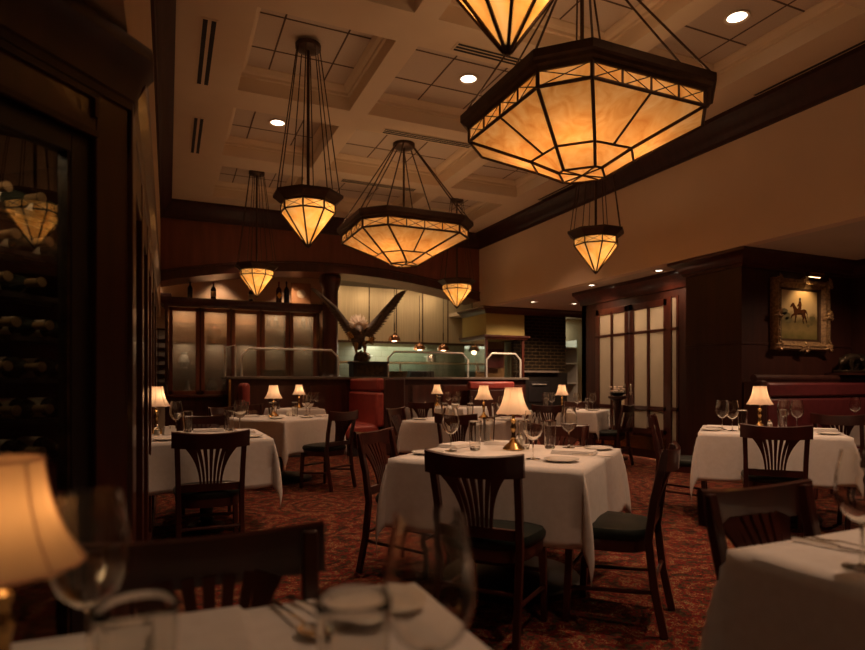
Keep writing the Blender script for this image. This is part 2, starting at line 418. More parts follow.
# angled wine cellar front
CA = rad(40.7); du = (-sin(CA), -cos(CA)); nn = (cos(CA), -sin(CA))
def cw(t, o, z): return (XL + du[0] * t + nn[0] * o, 2.2 + du[1] * t + nn[1] * o, z)
def cbox(b, t0, t1, o0, o1, z0, z1):
    return b.add([cw(t0, o0, z0), cw(t1, o0, z0), cw(t1, o1, z0), cw(t0, o1, z0), cw(t0, o0, z1), cw(t1, o0, z1), cw(t1, o1, z1), cw(t0, o1, z1)],
                 [(0, 3, 2, 1), (4, 5, 6, 7), (0, 1, 5, 4), (1, 2, 6, 5), (2, 3, 7, 6), (3, 0, 4, 7)])
TL = 1.75
wc = thing('wine_cellar', 'dark wood and glass wine cellar front at the left edge', 'wine cabinet')
b = MB(); cbox(b, 0, .125, -.1, 0, 0, 2.12); cbox(b, TL, TL + .2, -.1, 0, 0, 2.12); cbox(b, .125, TL, -.1, 0, 1.92, 2.12); cbox(b, .125, TL, -.1, 0, 0, .22)
obj('frame', b, 'mahogany', wc, bevel=.004)
b = MB(); cbox(b, .125, TL, -.01, .012, 2.035, 2.055); cbox(b, .125, .14, -.01, .012, 1.98, 2.05); cbox(b, .125, TL, -.02, .01, 1.92, 1.94)
obj('moulding', b, 'mahogany_dark', wc)
b = MB()
p1, p0 = cw(TL + .3, 0, 0), cw(0, 0, 0)
kprof = [(0, 2.06), (.010, 2.06), (.012, 2.085), (.020, 2.09), (.026, 2.12), (.042, 2.17), (.066, 2.205), (.076, 2.215), (.076, 2.245), (.070, 2.26), (0, 2.26)]
b.mould([p1[:2], p0[:2], (XL, 2.30)], kprof)
obj('cornice', b, 'mahogany_dark', wc)
b = MB(); cbox(b, .125, .195, -.07, -.02, .22, 1.92); cbox(b, TL - .05, TL, -.07, -.02, .22, 1.92); cbox(b, .195, TL - .05, -.07, -.02, 1.855, 1.92); cbox(b, .195, TL - .05, -.07, -.02, .22, .30)
dr = obj('door', b, 'black_box', wc, bevel=.003)
b = MB(); cbox(b, .195, .205, -.06, -.024, .30, 1.855); obj('door_edge', b, 'bronze_dark', dr)
b = MB(); cbox(b, .195, TL - .05, -.05, -.044, .30, 1.855); obj('glass_pane', b, 'glass_cellar', dr, smooth=False)
b = MB(); cbox(b, -.34, TL + .1, -1.0, -.96, 0, 2.1); cbox(b, -.36, -.33, -1.0, -.52, 0, 2.1); cbox(b, TL + .1, TL + .14, -1.0, -.1, 0, 2.1); cbox(b, .02, TL + .1, -1., -.1, 2.06, 2.1); cbox(b, -.34, .02, -1., -.5, 2.06, 2.1)
obj('body', b, 'mahogany_dark', wc)
b = MB()
for k in range(10):
    z = .42 + k * .15
    for o in (-.50, -.62): cbox(b, -.24, TL + .08, o, o + .018, z, z + .018)
obj('rack', b, 'bronze_dark', wc)
lamp_light('cellar_fill', 'AREA', 3.2, (1, .78, .52), wc, cw(.25, -.28, 2.04), .3)  # fill light added so the bottles show, no fixture behind it
def bottle_mb(r, h, nr=.014):
    return MB().lathe([(0, 0), (r, .004), (r, h * .6), (r * .8, h * .68), (nr, h * .78), (nr, h * .97), (nr + .003, h * .975), (nr + .003, h), (0, h)], 14)
cb = obj('wine_bottle', bottle_mb(.038, .30), 'bottle_dark')
tag(cb, 'dark wine bottle lying on the racks of the glass wine cellar', 'bottle', 'bottles lying in the wine cellar')
cap = obj('capsule', MB().lathe([(.0155, .235), (.0155, .296), (.018, .2965), (.018, .302), (0, .303)], 10), 'foil_gold', cb)
lab = obj('label', MB().lathe([(.0385, .06), (.0385, .15)], 14, cap=False), 'label_cream', cb)
first = True
for k in range(10):
    for i in range(12):
        t = -.20 + i * .125 + (.03 if k % 2 else 0)
        if random.random() < .18: continue
        p = cw(t, -.72, .42 + k * .15 + .018 + .039)
        ax = Matrix.Rotation(CA - PI / 2, 4, 'Z') @ Matrix.Rotation(PI / 2, 4, 'X')
        if first: o = cb; first = False
        else:
            o = cb.copy(); C.objects.link(o)
            for ch in (cap, lab): c2 = ch.copy(); C.objects.link(c2); c2.parent = o
        d = Vector((nn[0], nn[1], 0))
        o.rotation_mode = 'QUATERNION'; o.rotation_quaternion = d.to_track_quat('Z', 'Y'); o.location = p

# right side: frosted doors, panelled pier, alcove
b = MB(); b.box(6.65, 6.80, 5.9, 6.45, 0, 2.62); b.box(6.65, 6.80, 8.25, 8.62, 0, 2.62); b.box(6.65, 6.8, 6.45, 8.25, 2.40, 2.62); struct('wall_right_doors', b, 'mahogany_dark', smooth=False)
b = MB(); b.mould([(10.2, 8.62), (6.65, 8.62), (6.65, 5.9)], [(0, 2.52), (.02, 2.52), (.03, 2.57), (.06, 2.62), (.10, 2.68), (.12, 2.70), (.12, 2.76), (0, 2.76)]); struct('trim_5', b, 'mahogany')
b = MB(); b.box(6.65, 10.2, 8.5, 8.62, 0, 2.75); struct('wall_door_return', b, 'mahogany_dark', smooth=False)
def panel_door(name, y0, y1, handle_y):
    d = MB(); z0, z1 = .04, 2.40; X0, X1 = 6.64, 6.70; st = .085
    d.box(X0, X1, y0, y0 + st, z0, z1); d.box(X0, X1, y1 - st, y1, z0, z1)
    d.box(X0, X1, y0, y1, 2.30, z1); d.box(X0, X1, y0, y1, .76, .82); d.box(X0, X1, y0, y1, .40, .48); d.box(X0 + .02, X1, y0, y1, z0, .42)
    ym = (y0 + y1) / 2
    d.box(X0, X1, ym - .022, ym + .022, .44, 2.35); d.box(X0, X1, y0, y1, 1.93, 1.97)
    o = struct(name, d, 'mahogany', smooth=False, bevel=.004)
    g = MB(); g.box(6.665, 6.675, y0 + st, y1 - st, .46, 2.32); obj('frosted_glass', g, 'frosted_pane', o, smooth=False)
    k = MB(); k.box(6.632, 6.64, y0 + .03, y1 - .03, .16, .36); kp = obj('kick_plate', k, 'brass', o, smooth=False); kp['label'] = 'brass kick plate'
    q = MB(); q.tube([(6.62, handle_y, 1.0), (6.60, handle_y, 1.02), (6.60, handle_y, 1.12), (6.62, handle_y, 1.14)], .007); q.box(6.625, 6.642, handle_y - .015, handle_y + .015, .98, 1.16)
    obj('handle', q, 'chrome', o)
panel_door('door_1', 7.45, 8.24, 7.50); panel_door('door_2', 6.63, 7.42, 7.37)
b = MB(); b.box(6.66, 6.70, 6.45, 6.61, .1, 2.40); struct('window_1', b, 'frosted_pane', smooth=False)
b = MB(); b.box(6.64, 6.71, 6.43, 6.47, 0, 2.42); b.box(6.63, 6.71, 6.56, 6.64, 0, 2.42); b.box(6.64, 6.71, 6.43, 6.62, 1.93, 1.97); b.box(6.64, 6.71, 6.43, 6.62, .76, .82); struct('trim_6', b, 'mahogany', smooth=False)
b = MB(); b.box(6.25, 8.4, 5.08, 5.92, 0, ZS - .02); struct('wall_pier', b, 'mahogany_dark', smooth=False)
b = MB()
b.mould([(6.70, 5.93), (6.25, 5.93), (6.25, 5.08), (8.3, 5.08), (8.3, -3)], [(0, 2.56), (.02, 2.56), (.026, 2.59), (.05, 2.60), (.07, 2.65), (.12, 2.70), (.15, 2.715), (.16, 2.725), (.16, 2.76), (0, 2.76)]); struct('trim_7', b, 'mahogany')
b = MB(); b.mould([(6.25, 5.93), (6.25, 5.08), (8.3, 5.08)], [(0, 1.63), (.010, 1.635), (.010, 1.655), (0, 1.66)]); b.box(6.244, 6.25, 5.06, 5.07, 0, 0.01)
struct('trim_8', b, 'mahogany_dark')
b = MB(); b.mould([(6.25, 5.93), (6.25, 5.08), (8.3, 5.08)], [(0, 0), (.02, 0), (.02, .14), (.01, .16), (0, .16)]); struct('baseboard_right', b, 'mahogany_dark')

# kitchen pier, brick wall and niche beyond
b = MB(); b.box(XR, 6.98, 11.0, 12.1, 2.12, ZS - .01); struct('wall_kitchen_pier', b, 'paint_olive', smooth=False)
b = MB(); b.mould([(XR, 12.1), (XR, 11.0), (9.6, 11.0)], [(0, 2.62), (.02, 2.62), (.04, 2.65), (.07, 2.69), (.12, 2.72), (.14, 2.73), (.14, 2.76), (0, 2.76)]); struct('trim_9', b, 'mahogany')
b = MB(); b.mould([(XR, 12.1), (XR, 11.0), (6.98, 11.0), (6.98, 12.1)], [(0, 2.09), (.05, 2.09), (.06, 2.12), (.09, 2.13), (.09, 2.17), (.03, 2.18), (0, 2.18)]); struct('trim_10', b, 'mahogany')
b = MB(); b.box(7.02, 8.42, 11.5, 11.7, 0, ZS - .02); struct('wall_brick', b, 'brick_black', smooth=False)
b = MB(); b.box(8.42, 10.3, 12.3, 12.4, 0, ZS); struct('wall_niche', b, 'paint_cream', smooth=False)
b = MB(); b.box(9.0, 10.3, 11.4, 11.5, 0, ZS); struct('wall_niche_side', b, 'paint_olive', smooth=False)
b = MB(); b.box(3.1, 8.4, 13.6, 13.7, 0, 3.4); struct('wall_kitchen', b, 'tile_kitchen', smooth=False)
b = MB(); b.box(3.05, 3.12, 12.1, 13.7, 0, 3.4); struct('wall_kitchen_side', b, 'paint_tan', smooth=False)
b = MB(); b.box(7.0, 7.08, 11.6, 13.7, 0, 3.4); struct('wall_kitchen_right', b, 'tile_kitchen', smooth=False)

# paned window at the end of the passage, small dark shelf beside it
w = MB(); w.box(-.36, .02, 12.44, 12.5, .95, 2.2)
o = struct('window_2', w, 'mahogany_dark', smooth=False)
g = MB(); g.box(-.33, -.01, 12.425, 12.44, 1.0, 2.16); obj('glass_pane', g, 'frosted_pane', o, smooth=False)
g = MB()
for k in range(1, 7): g.box(-.34, 0, 12.40, 12.435, 1.0 + k * .165, 1.012 + k * .165)
g.box(-.175, -.163, 12.40, 12.435, 1., 2.16); obj('muntins', g, 'mahogany_dark', o, smooth=False)
b = MB(); b.box(-.45, .06, 12.2, 12.5, 2.66, 2.84); tag(obj('wall_shelf', b, 'mahogany_dark', bevel=.01), 'small dark box shelf high beside the glass-fronted cabinet', 'shelf')
# ------------------------------------------------------------------ hanging lights
def outline(a, c): return [(a, -(a - c)), (a, a - c), (a - c, a), (-(a - c), a), (-a, a - c), (-a, -(a - c)), (-(a - c), -a), (a - c, -a)]
def oring(a, c, z): return [(x, y, z) for x, y in outline(a, c)]
K8 = 2 - math.sqrt(2)
def lerp(p, q, t): return tuple(p[i] + (q[i] - p[i]) * t for i in range(3))
def pendant_small():
    t = thing('pendant_lamp', '', 'pendant lamp')           # local z = height above floor
    rings = [(.245, 2.955), (.25, 2.975), (.262, 2.98), (.30, 3.015), (.322, 3.03), (.322, 3.055), (.29, 3.06), (.235, 3.06), (.235, 2.955)]
    b = MB(); b.loft([oring(a, a * K8, z) for a, z in rings] + [oring(.245, .245 * K8, 2.955)], cap=False); obj('rim', b, 'bronze', t, smooth=False)
    g = MB(); g.loft([oring(.242, .242 * K8, 2.88), oring(.242, .242 * K8, 2.965)], cap=False); obj('band_glass', g, 'art_glass_bright', t, smooth=False)
    g = MB(); g.loft([oring(.242, .242 * K8, 2.88), oring(.012, .012 * K8, 2.555)], cap=False); obj('cone_glass', g, 'art_glass_bright', t, smooth=False)
    f = MB(); A, B_, T_ = oring(.246, .246 * K8, 2.88), oring(.246, .246 * K8, 2.962), oring(.012, .012 * K8, 2.55)
    for i in range(8):
        j = (i + 1) % 8
        f.tube([A[i], B_[i]], .009, 6); f.tube([A[i], T_[i]], .0085, 6); f.tube([A[i], A[j]], .009, 6)
        f.tube([A[i], B_[j]], .0028, 4); f.tube([A[j], B_[i]], .0028, 4)
    obj('came', f, 'bronze', t)
    f = MB(); f.lathe([(0, 2.535), (.012, 2.54), (.022, 2.56), (.026, 2.585), (.015, 2.60)], 8); obj('finial', f, 'bronze', t)
    R_, T_ = oring(.29, .29 * K8, 3.055), oring(.105, .105 * K8, 4.505)
    for i in range(8): obj('rod', MB().tube([R_[i], T_[i]], .0055, 6), 'bronze', t)
    obj('stem', MB().tube([(0, 0, 2.95), (0, 0, 4.51)], .015, 8), 'bronze', t)
    obj('canopy', MB().lathe([(.05, 4.485), (.115, 4.495), (.125, 4.505), (.125, 4.545), (0, 4.5475)], 20), 'bronze', t)
    s = MB()
    for i in range(4): s.tube([(0, 0, 2.97), tuple(.5 * (oring(.24, .24 * K8, 2.97)[2 * i][k] + oring(.24, .24 * K8, 2.97)[2 * i + 1][k]) for k in range(3))], .006, 6)
    obj('spider', s, 'bronze', t)
    obj('bulb', MB().lathe([(0, 2.84), (.03, 2.86), (.035, 2.89), (.02, 2.93), (.014, 2.95), (0, 2.951)], 10), 'bulb', t)
    lamp_light('pendant_light', 'POINT', 2.4, WARM, t, (.06, .03, 2.855), .03); lamp_light('pendant_light', 'POINT', 3.0, WARM, t, (0.08, 0, 3.0), .05)
    return t
def pendant_large():
    t = thing('chandelier', '', 'chandelier')
    rings = [(.768, 3.275), (.775, 3.30), (.795, 3.31), (.805, 3.33), (.822, 3.34), (.822, 3.395), (.80, 3.41), (.745, 3.41), (.745, 3.275)]
    cc = lambda a: a * .333
    b = MB(); b.loft([oring(a, cc(a), z) for a, z in rings] + [oring(.768, cc(.768), 3.275)], cap=False); obj('rim', b, 'bronze', t, smooth=False)
    a0, c0, z0, z1 = .755, .255, 3.175, 3.285
    ak, ck, zk = .37, .20, 2.955
    ab, cb_, zb = .20, .17, 2.845
    g = MB(); g.loft([oring(a0, c0, z0), oring(a0, c0, z1)], cap=False); obj('band_glass', g, 'art_glass', t, smooth=False)
    g = MB(); g.loft([oring(a0, c0, z0), oring(ak, ck, zk), oring(ab, cb_, zb)], cap=False)
    g.add(oring(ab, cb_, zb), [tuple(range(8))]); obj('bowl_glass', g, 'art_glass', t, smooth=False)
    f = MB(); A, B_, Kk, Bb = oring(a0 + .004, c0, z0), oring(a0 + .004, c0, z1), oring(ak + .003, ck, zk - .002), oring(ab + .003, cb_, zb - .004)
    for i in range(8):
        j = (i + 1) % 8; long = i % 2 == 0
        f.tube([A[i], B_[i]], .016, 6); f.tube([A[i], Kk[i]], .0145, 6); f.tube([Kk[i], Bb[i]], .014, 6)
        f.tube([A[i], A[j]], .0145, 6); f.tube([Kk[i], Kk[j]], .0105, 6); f.tube([Bb[i], Bb[j]], .010, 6)
        n = 4 if long else 1
        for k in range(n):
            p0, p1, q0, q1 = lerp(A[i], A[j], k / n), lerp(A[i], A[j], (k + 1) / n), lerp(B_[i], B_[j], k / n), lerp(B_[i], B_[j], (k + 1) / n)
            f.tube([p0, q1], .0042, 4); f.tube([p1, q0], .0042, 4)
            if k: f.tube([p0, q0], .009, 5)
        if long: f.tube([lerp(A[i], A[j], .5), lerp(Kk[i], Kk[j], .5)], .010, 6)
        f.tube([Bb[i], (0, 0, zb - .006)], .007, 5)
    obj('came', f, 'bronze', t)
    R_, T_ = oring(.79, cc(.79), 3.405), oring(.13, .13 * K8, 4.505)
    for i in range(8): obj('rod', MB().tube([R_[i], T_[i]], .009, 6), 'bronze', t)
    obj('stem', MB().tube([(0, 0, 3.30), (0, 0, 4.51)], .016, 8), 'bronze', t)
    obj('canopy', MB().lathe([(.07, 4.48), (.14, 4.492), (.155, 4.505), (.155, 4.545), (0, 4.5475)], 20), 'bronze', t)
    s = MB()
    for i in range(4):
        r = oring(.75, .25, 3.29); s.tube([(0, 0, 3.30), tuple(.5 * (r[2 * i][k] + r[2 * i + 1][k]) for k in range(3))], .010, 6)
    obj('spider', s, 'bronze', t)
    for i in range(4):
        a = PI / 4 + i * PI / 2
        obj('bulb', MB().lathe([(0, 3.11), (.03, 3.13), (.036, 3.16), (.02, 3.20), (.014, 3.23), (0, 3.231)], 10, (.3 * cos(a), .3 * sin(a), .02)), 'bulb', t); lamp_light('chandelier_light', 'POINT', 3.3, WARM, t, (.36 * cos(a), .36 * sin(a), 3.17), .04)
    lamp_light('chandelier_light', 'POINT', 3., WARM, t, (-.15, .1, 3.26), .2)
    return t
ps = pendant_small(); pl = pendant_large()
for x, y, l in [(1.27, 5.95, 'small eight-sided amber glass pendant lamp nearest the left wall slots, hung on long rods'),
                (1.27, 2.13, 'eight-sided amber glass pendant lamp cut by the top edge of the picture'),
                (1.30, 9.95, 'small amber glass pendant lamp in front of the glass-doored bar cabinet'),
                (4.86, 9.95, 'small amber glass pendant lamp in front of the kitchen opening, below the wide chandelier'),
                (4.80, 5.95, 'small amber glass pendant lamp hanging below the largest chandelier before the tan wall'),
                (4.80, 1.91, 'small amber glass pendant lamp reflected in the wine cellar glass')]:
    place(ps, (x, y, 0 if y > 9 else -.03), 0, l, 'small octagonal pendant lamps')
for x, y, l in [(3.05, 3.95, 'large amber glass bowl chandelier with dark bronze rim, nearest and biggest of the two'),
                (3.05, 7.95, 'wide amber glass bowl chandelier farther back, its eight rods rising to a round canopy')]:
    place(pl, (x, y, 0), 0, l, 'wide bowl chandeliers')
# recessed downlights
def downlight():
    t = thing('downlight', '', 'ceiling light')
    obj('trim_ring', MB().lathe([(.085, .0), (.11, -.008), (.112, 0), (.085, .012)], 24, cap=False), 'paint_ceiling', t)
    obj('lens', MB().lathe([(0, .004), (.088, .006)], 24, cap=False), 'downlight_lens', t)
    return t
dlp = downlight(); DL = []
zc = ZC + DEP - .012
for x, y, z, e, l in [(1.30, 7.95, zc, 90, 'recessed ceiling downlight beside the rods of the small left pendant'),
                      (3.05, 5.95, zc, 110, 'recessed ceiling downlight right of the top pendant, between the two chandeliers'),
                      (4.80, 3.95, zc, 120, 'recessed ceiling downlight at upper right, above the largest chandelier'),
                      (4.80, 7.95, zc, 90, 'recessed ceiling downlight under the rim of the largest chandelier, in the far right coffer'),
                      (1.30, 3.95, zc, 110, 'recessed ceiling downlight over the front of the dining room'),
                      (3.05, 1.95, zc, 165, 'recessed ceiling downlight above the near right tables'),
                      (1.30, -.05, zc, 10, 'recessed ceiling downlight above the near left table'),
                      (4.80, -.05, zc, 30, 'recessed ceiling downlight behind the viewer on the right'),
                      (-.45, 10.55, ZC - .006, 40, 'added downlight that lights the passage left of the bar cabinet'),  # added to light the otherwise dark passage
                      (-.45, 11.6, ZC - .006, 60, 'added downlight that lights the paned window at the passage end'),  # added to light the window and back wall
                      (7.25, 3.7, ZS - .008, 45, 'small added soffit light that brightens the corner table by the banquette'),  # added to brighten the dark banquette corner
                      (.9, 12.25, 3.346, 14, 'small downlight behind the arch, over the left cabinet doors'),
                      (2.3, 12.15, 3.346, 22, 'small downlight behind the arch, over the right cabinet doors'),
                      (1.21, 10.85, ZC - .004, 75, 'recessed downlight at the back of the ceiling, left of the small left pendant'),
                      (3.05, 10.85, ZC - .004, 75, 'recessed downlight at the back of the ceiling, left of the wide chandelier rim'),
                      (6.55, 10.0, ZS - .008, 75, 'small recessed soffit light left of the two over the brick oven passage'),
                      (7.45, 9.9, ZS - .008, 75, 'small recessed soffit light at the end of the door cornice'),
                      (6.30, 7.91, ZS - .008, 14, 'small recessed soffit light over the left frosted door'),
                      (6.35, 6.5, ZS - .008, 14, 'small recessed soffit light over the right frosted door beside the pier')]:
    o = place(dlp, (x, y, z), 0, l, 'recessed downlights'); DL.append((x, y, z, e))
def aim(e, x, y, z, tx, ty, tz, ang, name='downlight_beam', col=WARM2, size=.07):
    d = Vector((tx - x, ty - y, tz - z))
    l = bpy.data.lights.new(name, 'SPOT'); l.energy = e; l.color = col; l.spot_size = rad(ang); l.spot_blend = .7; l.shadow_soft_size = size
    o = bpy.data.objects.new(name, l); C.objects.link(o); o.location = (x, y, z); o.rotation_mode = 'QUATERNION'
    o.rotation_quaternion = d.to_track_quat('-Z', 'Y')
    return o
for x, y, z, e in DL: aim(e * (1.25 if z > 3.5 else 1.6), x, y, z - .03, x, y, 0, 150 if z < 3 else 54 if 10.5 < y < 11.2 and x > 0 else 76 if (x, y) == (1.30, 3.95) else 66 if (x, y) == (4.80, 3.95) else 84 if x == 4.80 else 100)
aim(90, 3.05, 10.85, ZC - .04, 3.36, 11.14, 2.1, 16, size=.05)  # extra spot added to brighten the eagle
aim(58, 1.30, -.05, zc - .03, 1.75, 2.9, .5, 46); aim(52, 4.80, -.05, zc - .03, 4.6, 3.3, .5, 42)  # extra spots added to light the cloth fronts facing the camera
# slots and linear diffusers of the ceiling
def slot(x0, x1, y0, y1, lines, along, label):
    t = thing('ceiling_vent', label, 'air vent', ((x0 + x1) / 2, (y0 + y1) / 2, ZC), 0, 'linear air slots in the ceiling')
    X, Y = (x1 - x0) / 2, (y1 - y0) / 2
    obj('frame', MB().box(-X, X, -Y, Y, -.006, -.001), 'paint_ceiling', t, smooth=False)
    for k in range(lines):
        f0, f1 = -1 + 2 * (k + .22) / lines, -1 + 2 * (k + .78) / lines
        b = MB()
        b.box(*((X * f0, X * f1, -Y + .02, Y - .02) if along == 'y' else (-X + .02, X - .02, Y * f0, Y * f1)), -.009, -.005)
        obj('slot', b, 'black_line', t, smooth=False)
slot(.26, .40, 5.5, 6.75, 2, 'y', 'nearest double air slot in the ceiling along the left wall')
slot(.27, .40, 7.6, 8.8, 2, 'y', 'farther double air slot in the ceiling along the left wall')
slot(5.80, 5.93, 1.2, 4.6, 2, 'y', 'long air slot in the ceiling above the right wall, at upper right')
slot(5.76, 5.88, 7.0, 8.7, 2, 'y', 'long air slot in the ceiling beside the right crown moulding, behind the largest chandelier')
slot(2.43, 3.68, 7.0, 7.14, 3, 'x', 'linear air slot in the cross beam just before the wide chandelier canopy')
slot(2.43, 3.68, 4.96, 5.10, 3, 'x', 'linear air slot in the cross beam left of the largest chandelier rim')
slot(2.43, 3.68, 8.98, 9.12, 3, 'x', 'linear air slot in the cross beam behind the rods of the wide chandelier')

# ------------------------------------------------------------------ bar front, cabinet, kitchen
bar = thing('bar_counter', 'long dark wood bar counter with gray stone top across the back', 'bar counter', (0, 0, 0))
b = MB(); b.box(.98, 6.95, 10.9, 11.25, 0, 1.24); obj('body', b, 'mahogany_dark', bar, smooth=False)
b = MB(); b.box(.90, 7.0, 10.84, 11.65, 1.24, 1.285); obj('countertop', b, 'stone', bar, bevel=.006)
b = MB()
for k in range(9): b.box(1.05 + k * .66, 1.62 + k * .66, 10.885, 10.902, .2, 1.12)
obj('front_panels', b, 'mahogany', bar, smooth=False, bevel=.004)
b = MB(); b.box(.955, .995, 10.88, 10.92, 0, 1.23); q = obj('corner_post', b, 'brass', bar); q['label'] = 'brass corner post'
def guard(x0, x1, label, z=1.285, y=11.15, shelf=True):
    t = thing('sneeze_guard', label, 'glass guard', ((x0 + x1) / 2, y, z), 0, 'glass guards on the bar counter')
    w, h, c = (x1 - x0) / 2, .50, .13
    obj('frame', MB().tube([(-w, 0, 0), (-w, 0, h - c), (-w + c, 0, h), (w - c, 0, h), (w, 0, h - c), (w, 0, 0)], .019, 8), 'steel_frame', t)
    obj('glass_pane', MB().loft([[(-w, -.004, .005), (w, -.004, .005), (w, -.004, h - c), (w - c, -.004, h), (-w + c, -.004, h), (-w, -.004, h - c)], [(-w, .004, .005), (w, .004, .005), (w, .004, h - c), (w - c, .004, h), (-w + c, .004, h), (-w, .004, h - c)]]), 'glass_guard', t, smooth=False)
    if shelf: obj('shelf_glass', MB().box(-w + .05, w - .05, .02, .30, h * .62, h * .62 + .008), 'glass_guard', t, smooth=False)
guard(1.20, 2.95, 'glass guard with pale metal frame on the bar, in front of the glass-doored cabinet')
guard(3.95, 5.70, 'glass guard with pale metal frame on the bar, in front of the kitchen')
guard(6.02, 6.84, 'short glass guard on the bar at the right end by the kitchen pier', y=10.93, shelf=False)
t = thing('sneeze_guard', 'narrow upright glass end panel at the left end of the bar', 'glass guard', (1.0, 11.1, 1.285), rad(62))
obj('frame', MB().tube([(-.22, 0, 0), (-.22, 0, .50), (.20, 0, .56), (.22, 0, 0)], .016, 8), 'steel_frame', t)
obj('glass_pane', MB().loft([[(-.22, -.004, .005), (.22, -.004, .005), (.20, -.004, .55), (-.22, -.004, .5)], [(-.22, .004, .005), (.22, .004, .005), (.2, .004, .55), (-.22, .004, .5)]]), 'glass_guard', t, smooth=False)

cab = thing('bar_cabinet', 'tall dark red wood cabinet with five glass doors behind the bar', 'cabinet', (0, 11.7, 0))
b = MB()
b.box(-.05, 2.72, .0, .55, 0, .92); b.box(-.05, 0, 0, .55, .92, 2.6); b.box(2.66, 2.72, 0, .55, .92, 2.6); b.box(-.05, 2.72, .5, .55, .92, 2.6); b.box(-.05, 2.72, 0, .55, 2.54, 2.62)
for k in range(1, 5): b.box(k * .533 - .02, k * .533 + .02, .0, .5, .92, 2.55)
obj('body', b, 'mahogany', cab, smooth=False)
b = MB(); b.mould([(-.05, .6), (-.05, 0), (2.72, 0), (2.72, .6)], [(0, 2.54), (.02, 2.54), (.03, 2.58), (.06, 2.60), (.09, 2.66), (.09, 2.70), (0, 2.70)]); obj('cornice', b, 'mahogany', cab)
b = MB(); b.mould([(-.05, .6), (-.05, 0), (2.72, 0), (2.72, .6)], [(0, .90), (.06, .90), (.07, .93), (.06, .96), (0, .96)]); obj('ledge', b, 'mahogany', cab)
b = MB()
for z in (1.42, 1.90, 2.25): b.box(0, 2.66, .06, .48, z, z + .012)
obj('shelf_glass', b, 'glass_thick', cab, smooth=False)
b = MB(); b.box(0, 2.66, .485, .498, .95, 2.54); obj('back_panel', b, 'paper_panel', cab, smooth=False)
for k in range(5):
    x0, x1 = .0 + k * .533 + .012, .533 + k * .533 - .012
    d = MB(); st = .065
    d.box(x0, x0 + st, -.03, 0, .965, 2.53); d.box(x1 - st, x1, -.03, 0, .965, 2.53); d.box(x0, x1, -.03, 0, 2.46, 2.53); d.box(x0, x1, -.03, 0, .965, 1.03)
    dd = obj('door', d, 'mahogany_red', cab, smooth=False, bevel=.004)
    obj('glass_pane', MB().box(x0 + st, x1 - st, -.018, -.012, 1.03, 2.46), 'seeded_pane', dd, smooth=False)
    hx = x1 - .03 if k % 2 == 0 else x0 + .03
    obj('handle', MB().tube([(hx, -.03, 1.66), (hx, -.05, 1.67), (hx, -.05, 1.75), (hx, -.03, 1.76)], .006), 'brass', dd)
    lamp_light('cabinet_lamp_and_fill', 'AREA', 2.8, (1, .60, .34) if k < 3 else (1, .70, .44), cab, ((x0 + x1) / 2, .20, 2.50), .3); lamp_light('cabinet_lamp_and_fill', 'AREA', .7, (1, .74, .5), cab, ((x0 + x1) / 2, .14, 1.88), .22)  # lower area light behind each door is added to even out the panes
# bottles on top of the cabinet
def top_bottle(x, y, r, h, m, label, lab=None, labm='label_cream', capm='cork_red'):
    o = obj('liquor_bottle', bottle_mb(r, h), m); o.location = (x, y, 2.70)
    tag(o, label, 'bottle')
    obj('cap', MB().lathe([(.0165, h * .90), (.0175, h * .905), (.0175, h + .004), (0, h + .005)], 12), capm, o)
    if lab: obj('label', MB().lathe([(r + .001, h * .2), (r + .001, h * .48)], 14, cap=False), labm, o)
    return o
top_bottle(.37, 11.85, .045, .33, 'bottle_dark', 'dark bottle on top of the bar cabinet, leftmost of the row', None, capm='black_box')
top_bottle(.77, 11.85, .048, .34, 'bottle_dark', 'dark bottle with cream label on the cabinet top, second from the left', True)
top_bottle(1.44, 11.85, .045, .30, 'bottle_dark', 'small dark labelled bottle on the cabinet top, left of the hanging pendant tip', True)
ob = top_bottle(1.96, 11.83, .055, .42, 'bottle_brown', 'bottle with a yellow diamond label on the cabinet top')
ob2 = MB(); ob2.add([(0, -.0575, .09), (.045, -.0575, .155), (0, -.0575, .22), (-.045, -.0575, .155), (0, -.054, .09), (.045, -.03, .155), (0, -.054, .22), (-.045, -.03, .155)], [(0, 1, 2, 3), (0, 4, 5, 1), (1, 5, 6, 2), (2, 6, 7, 3), (3, 7, 4, 0)])
obj('diamond_label', ob2, 'label_gold', ob, smooth=False)
top_bottle(2.11, 11.86, .052, .44, 'bottle_dark', 'plain dark tall bottle on the cabinet top, right of the yellow diamond one', None, capm='black_box')
t = thing('menu_board', 'tan wooden board leaning on the wall above the cabinet', 'board', (2.5, 12.40, 2.70))
obj('board', MB().box(-.2, .2, -.015, .015, 0, .52), 'paper_panel', t, bevel=.006); obj('emblem', MB().lathe([(0, 0), (.09, .0), (.09, .004), (0, .004)], 20).xf(Matrix.Translation((0, -.015, .3)) @ Matrix.Rotation(PI / 2, 4, 'X')), 'label_cream', t)
b = MB(); b.box(2.28, 2.72, 12.2, 12.44, 2.62, 2.70); cs = obj('wall_shelf', b, 'mahogany_dark'); tag(cs, 'dark shelf holding the tan board over the cabinet', 'shelf')
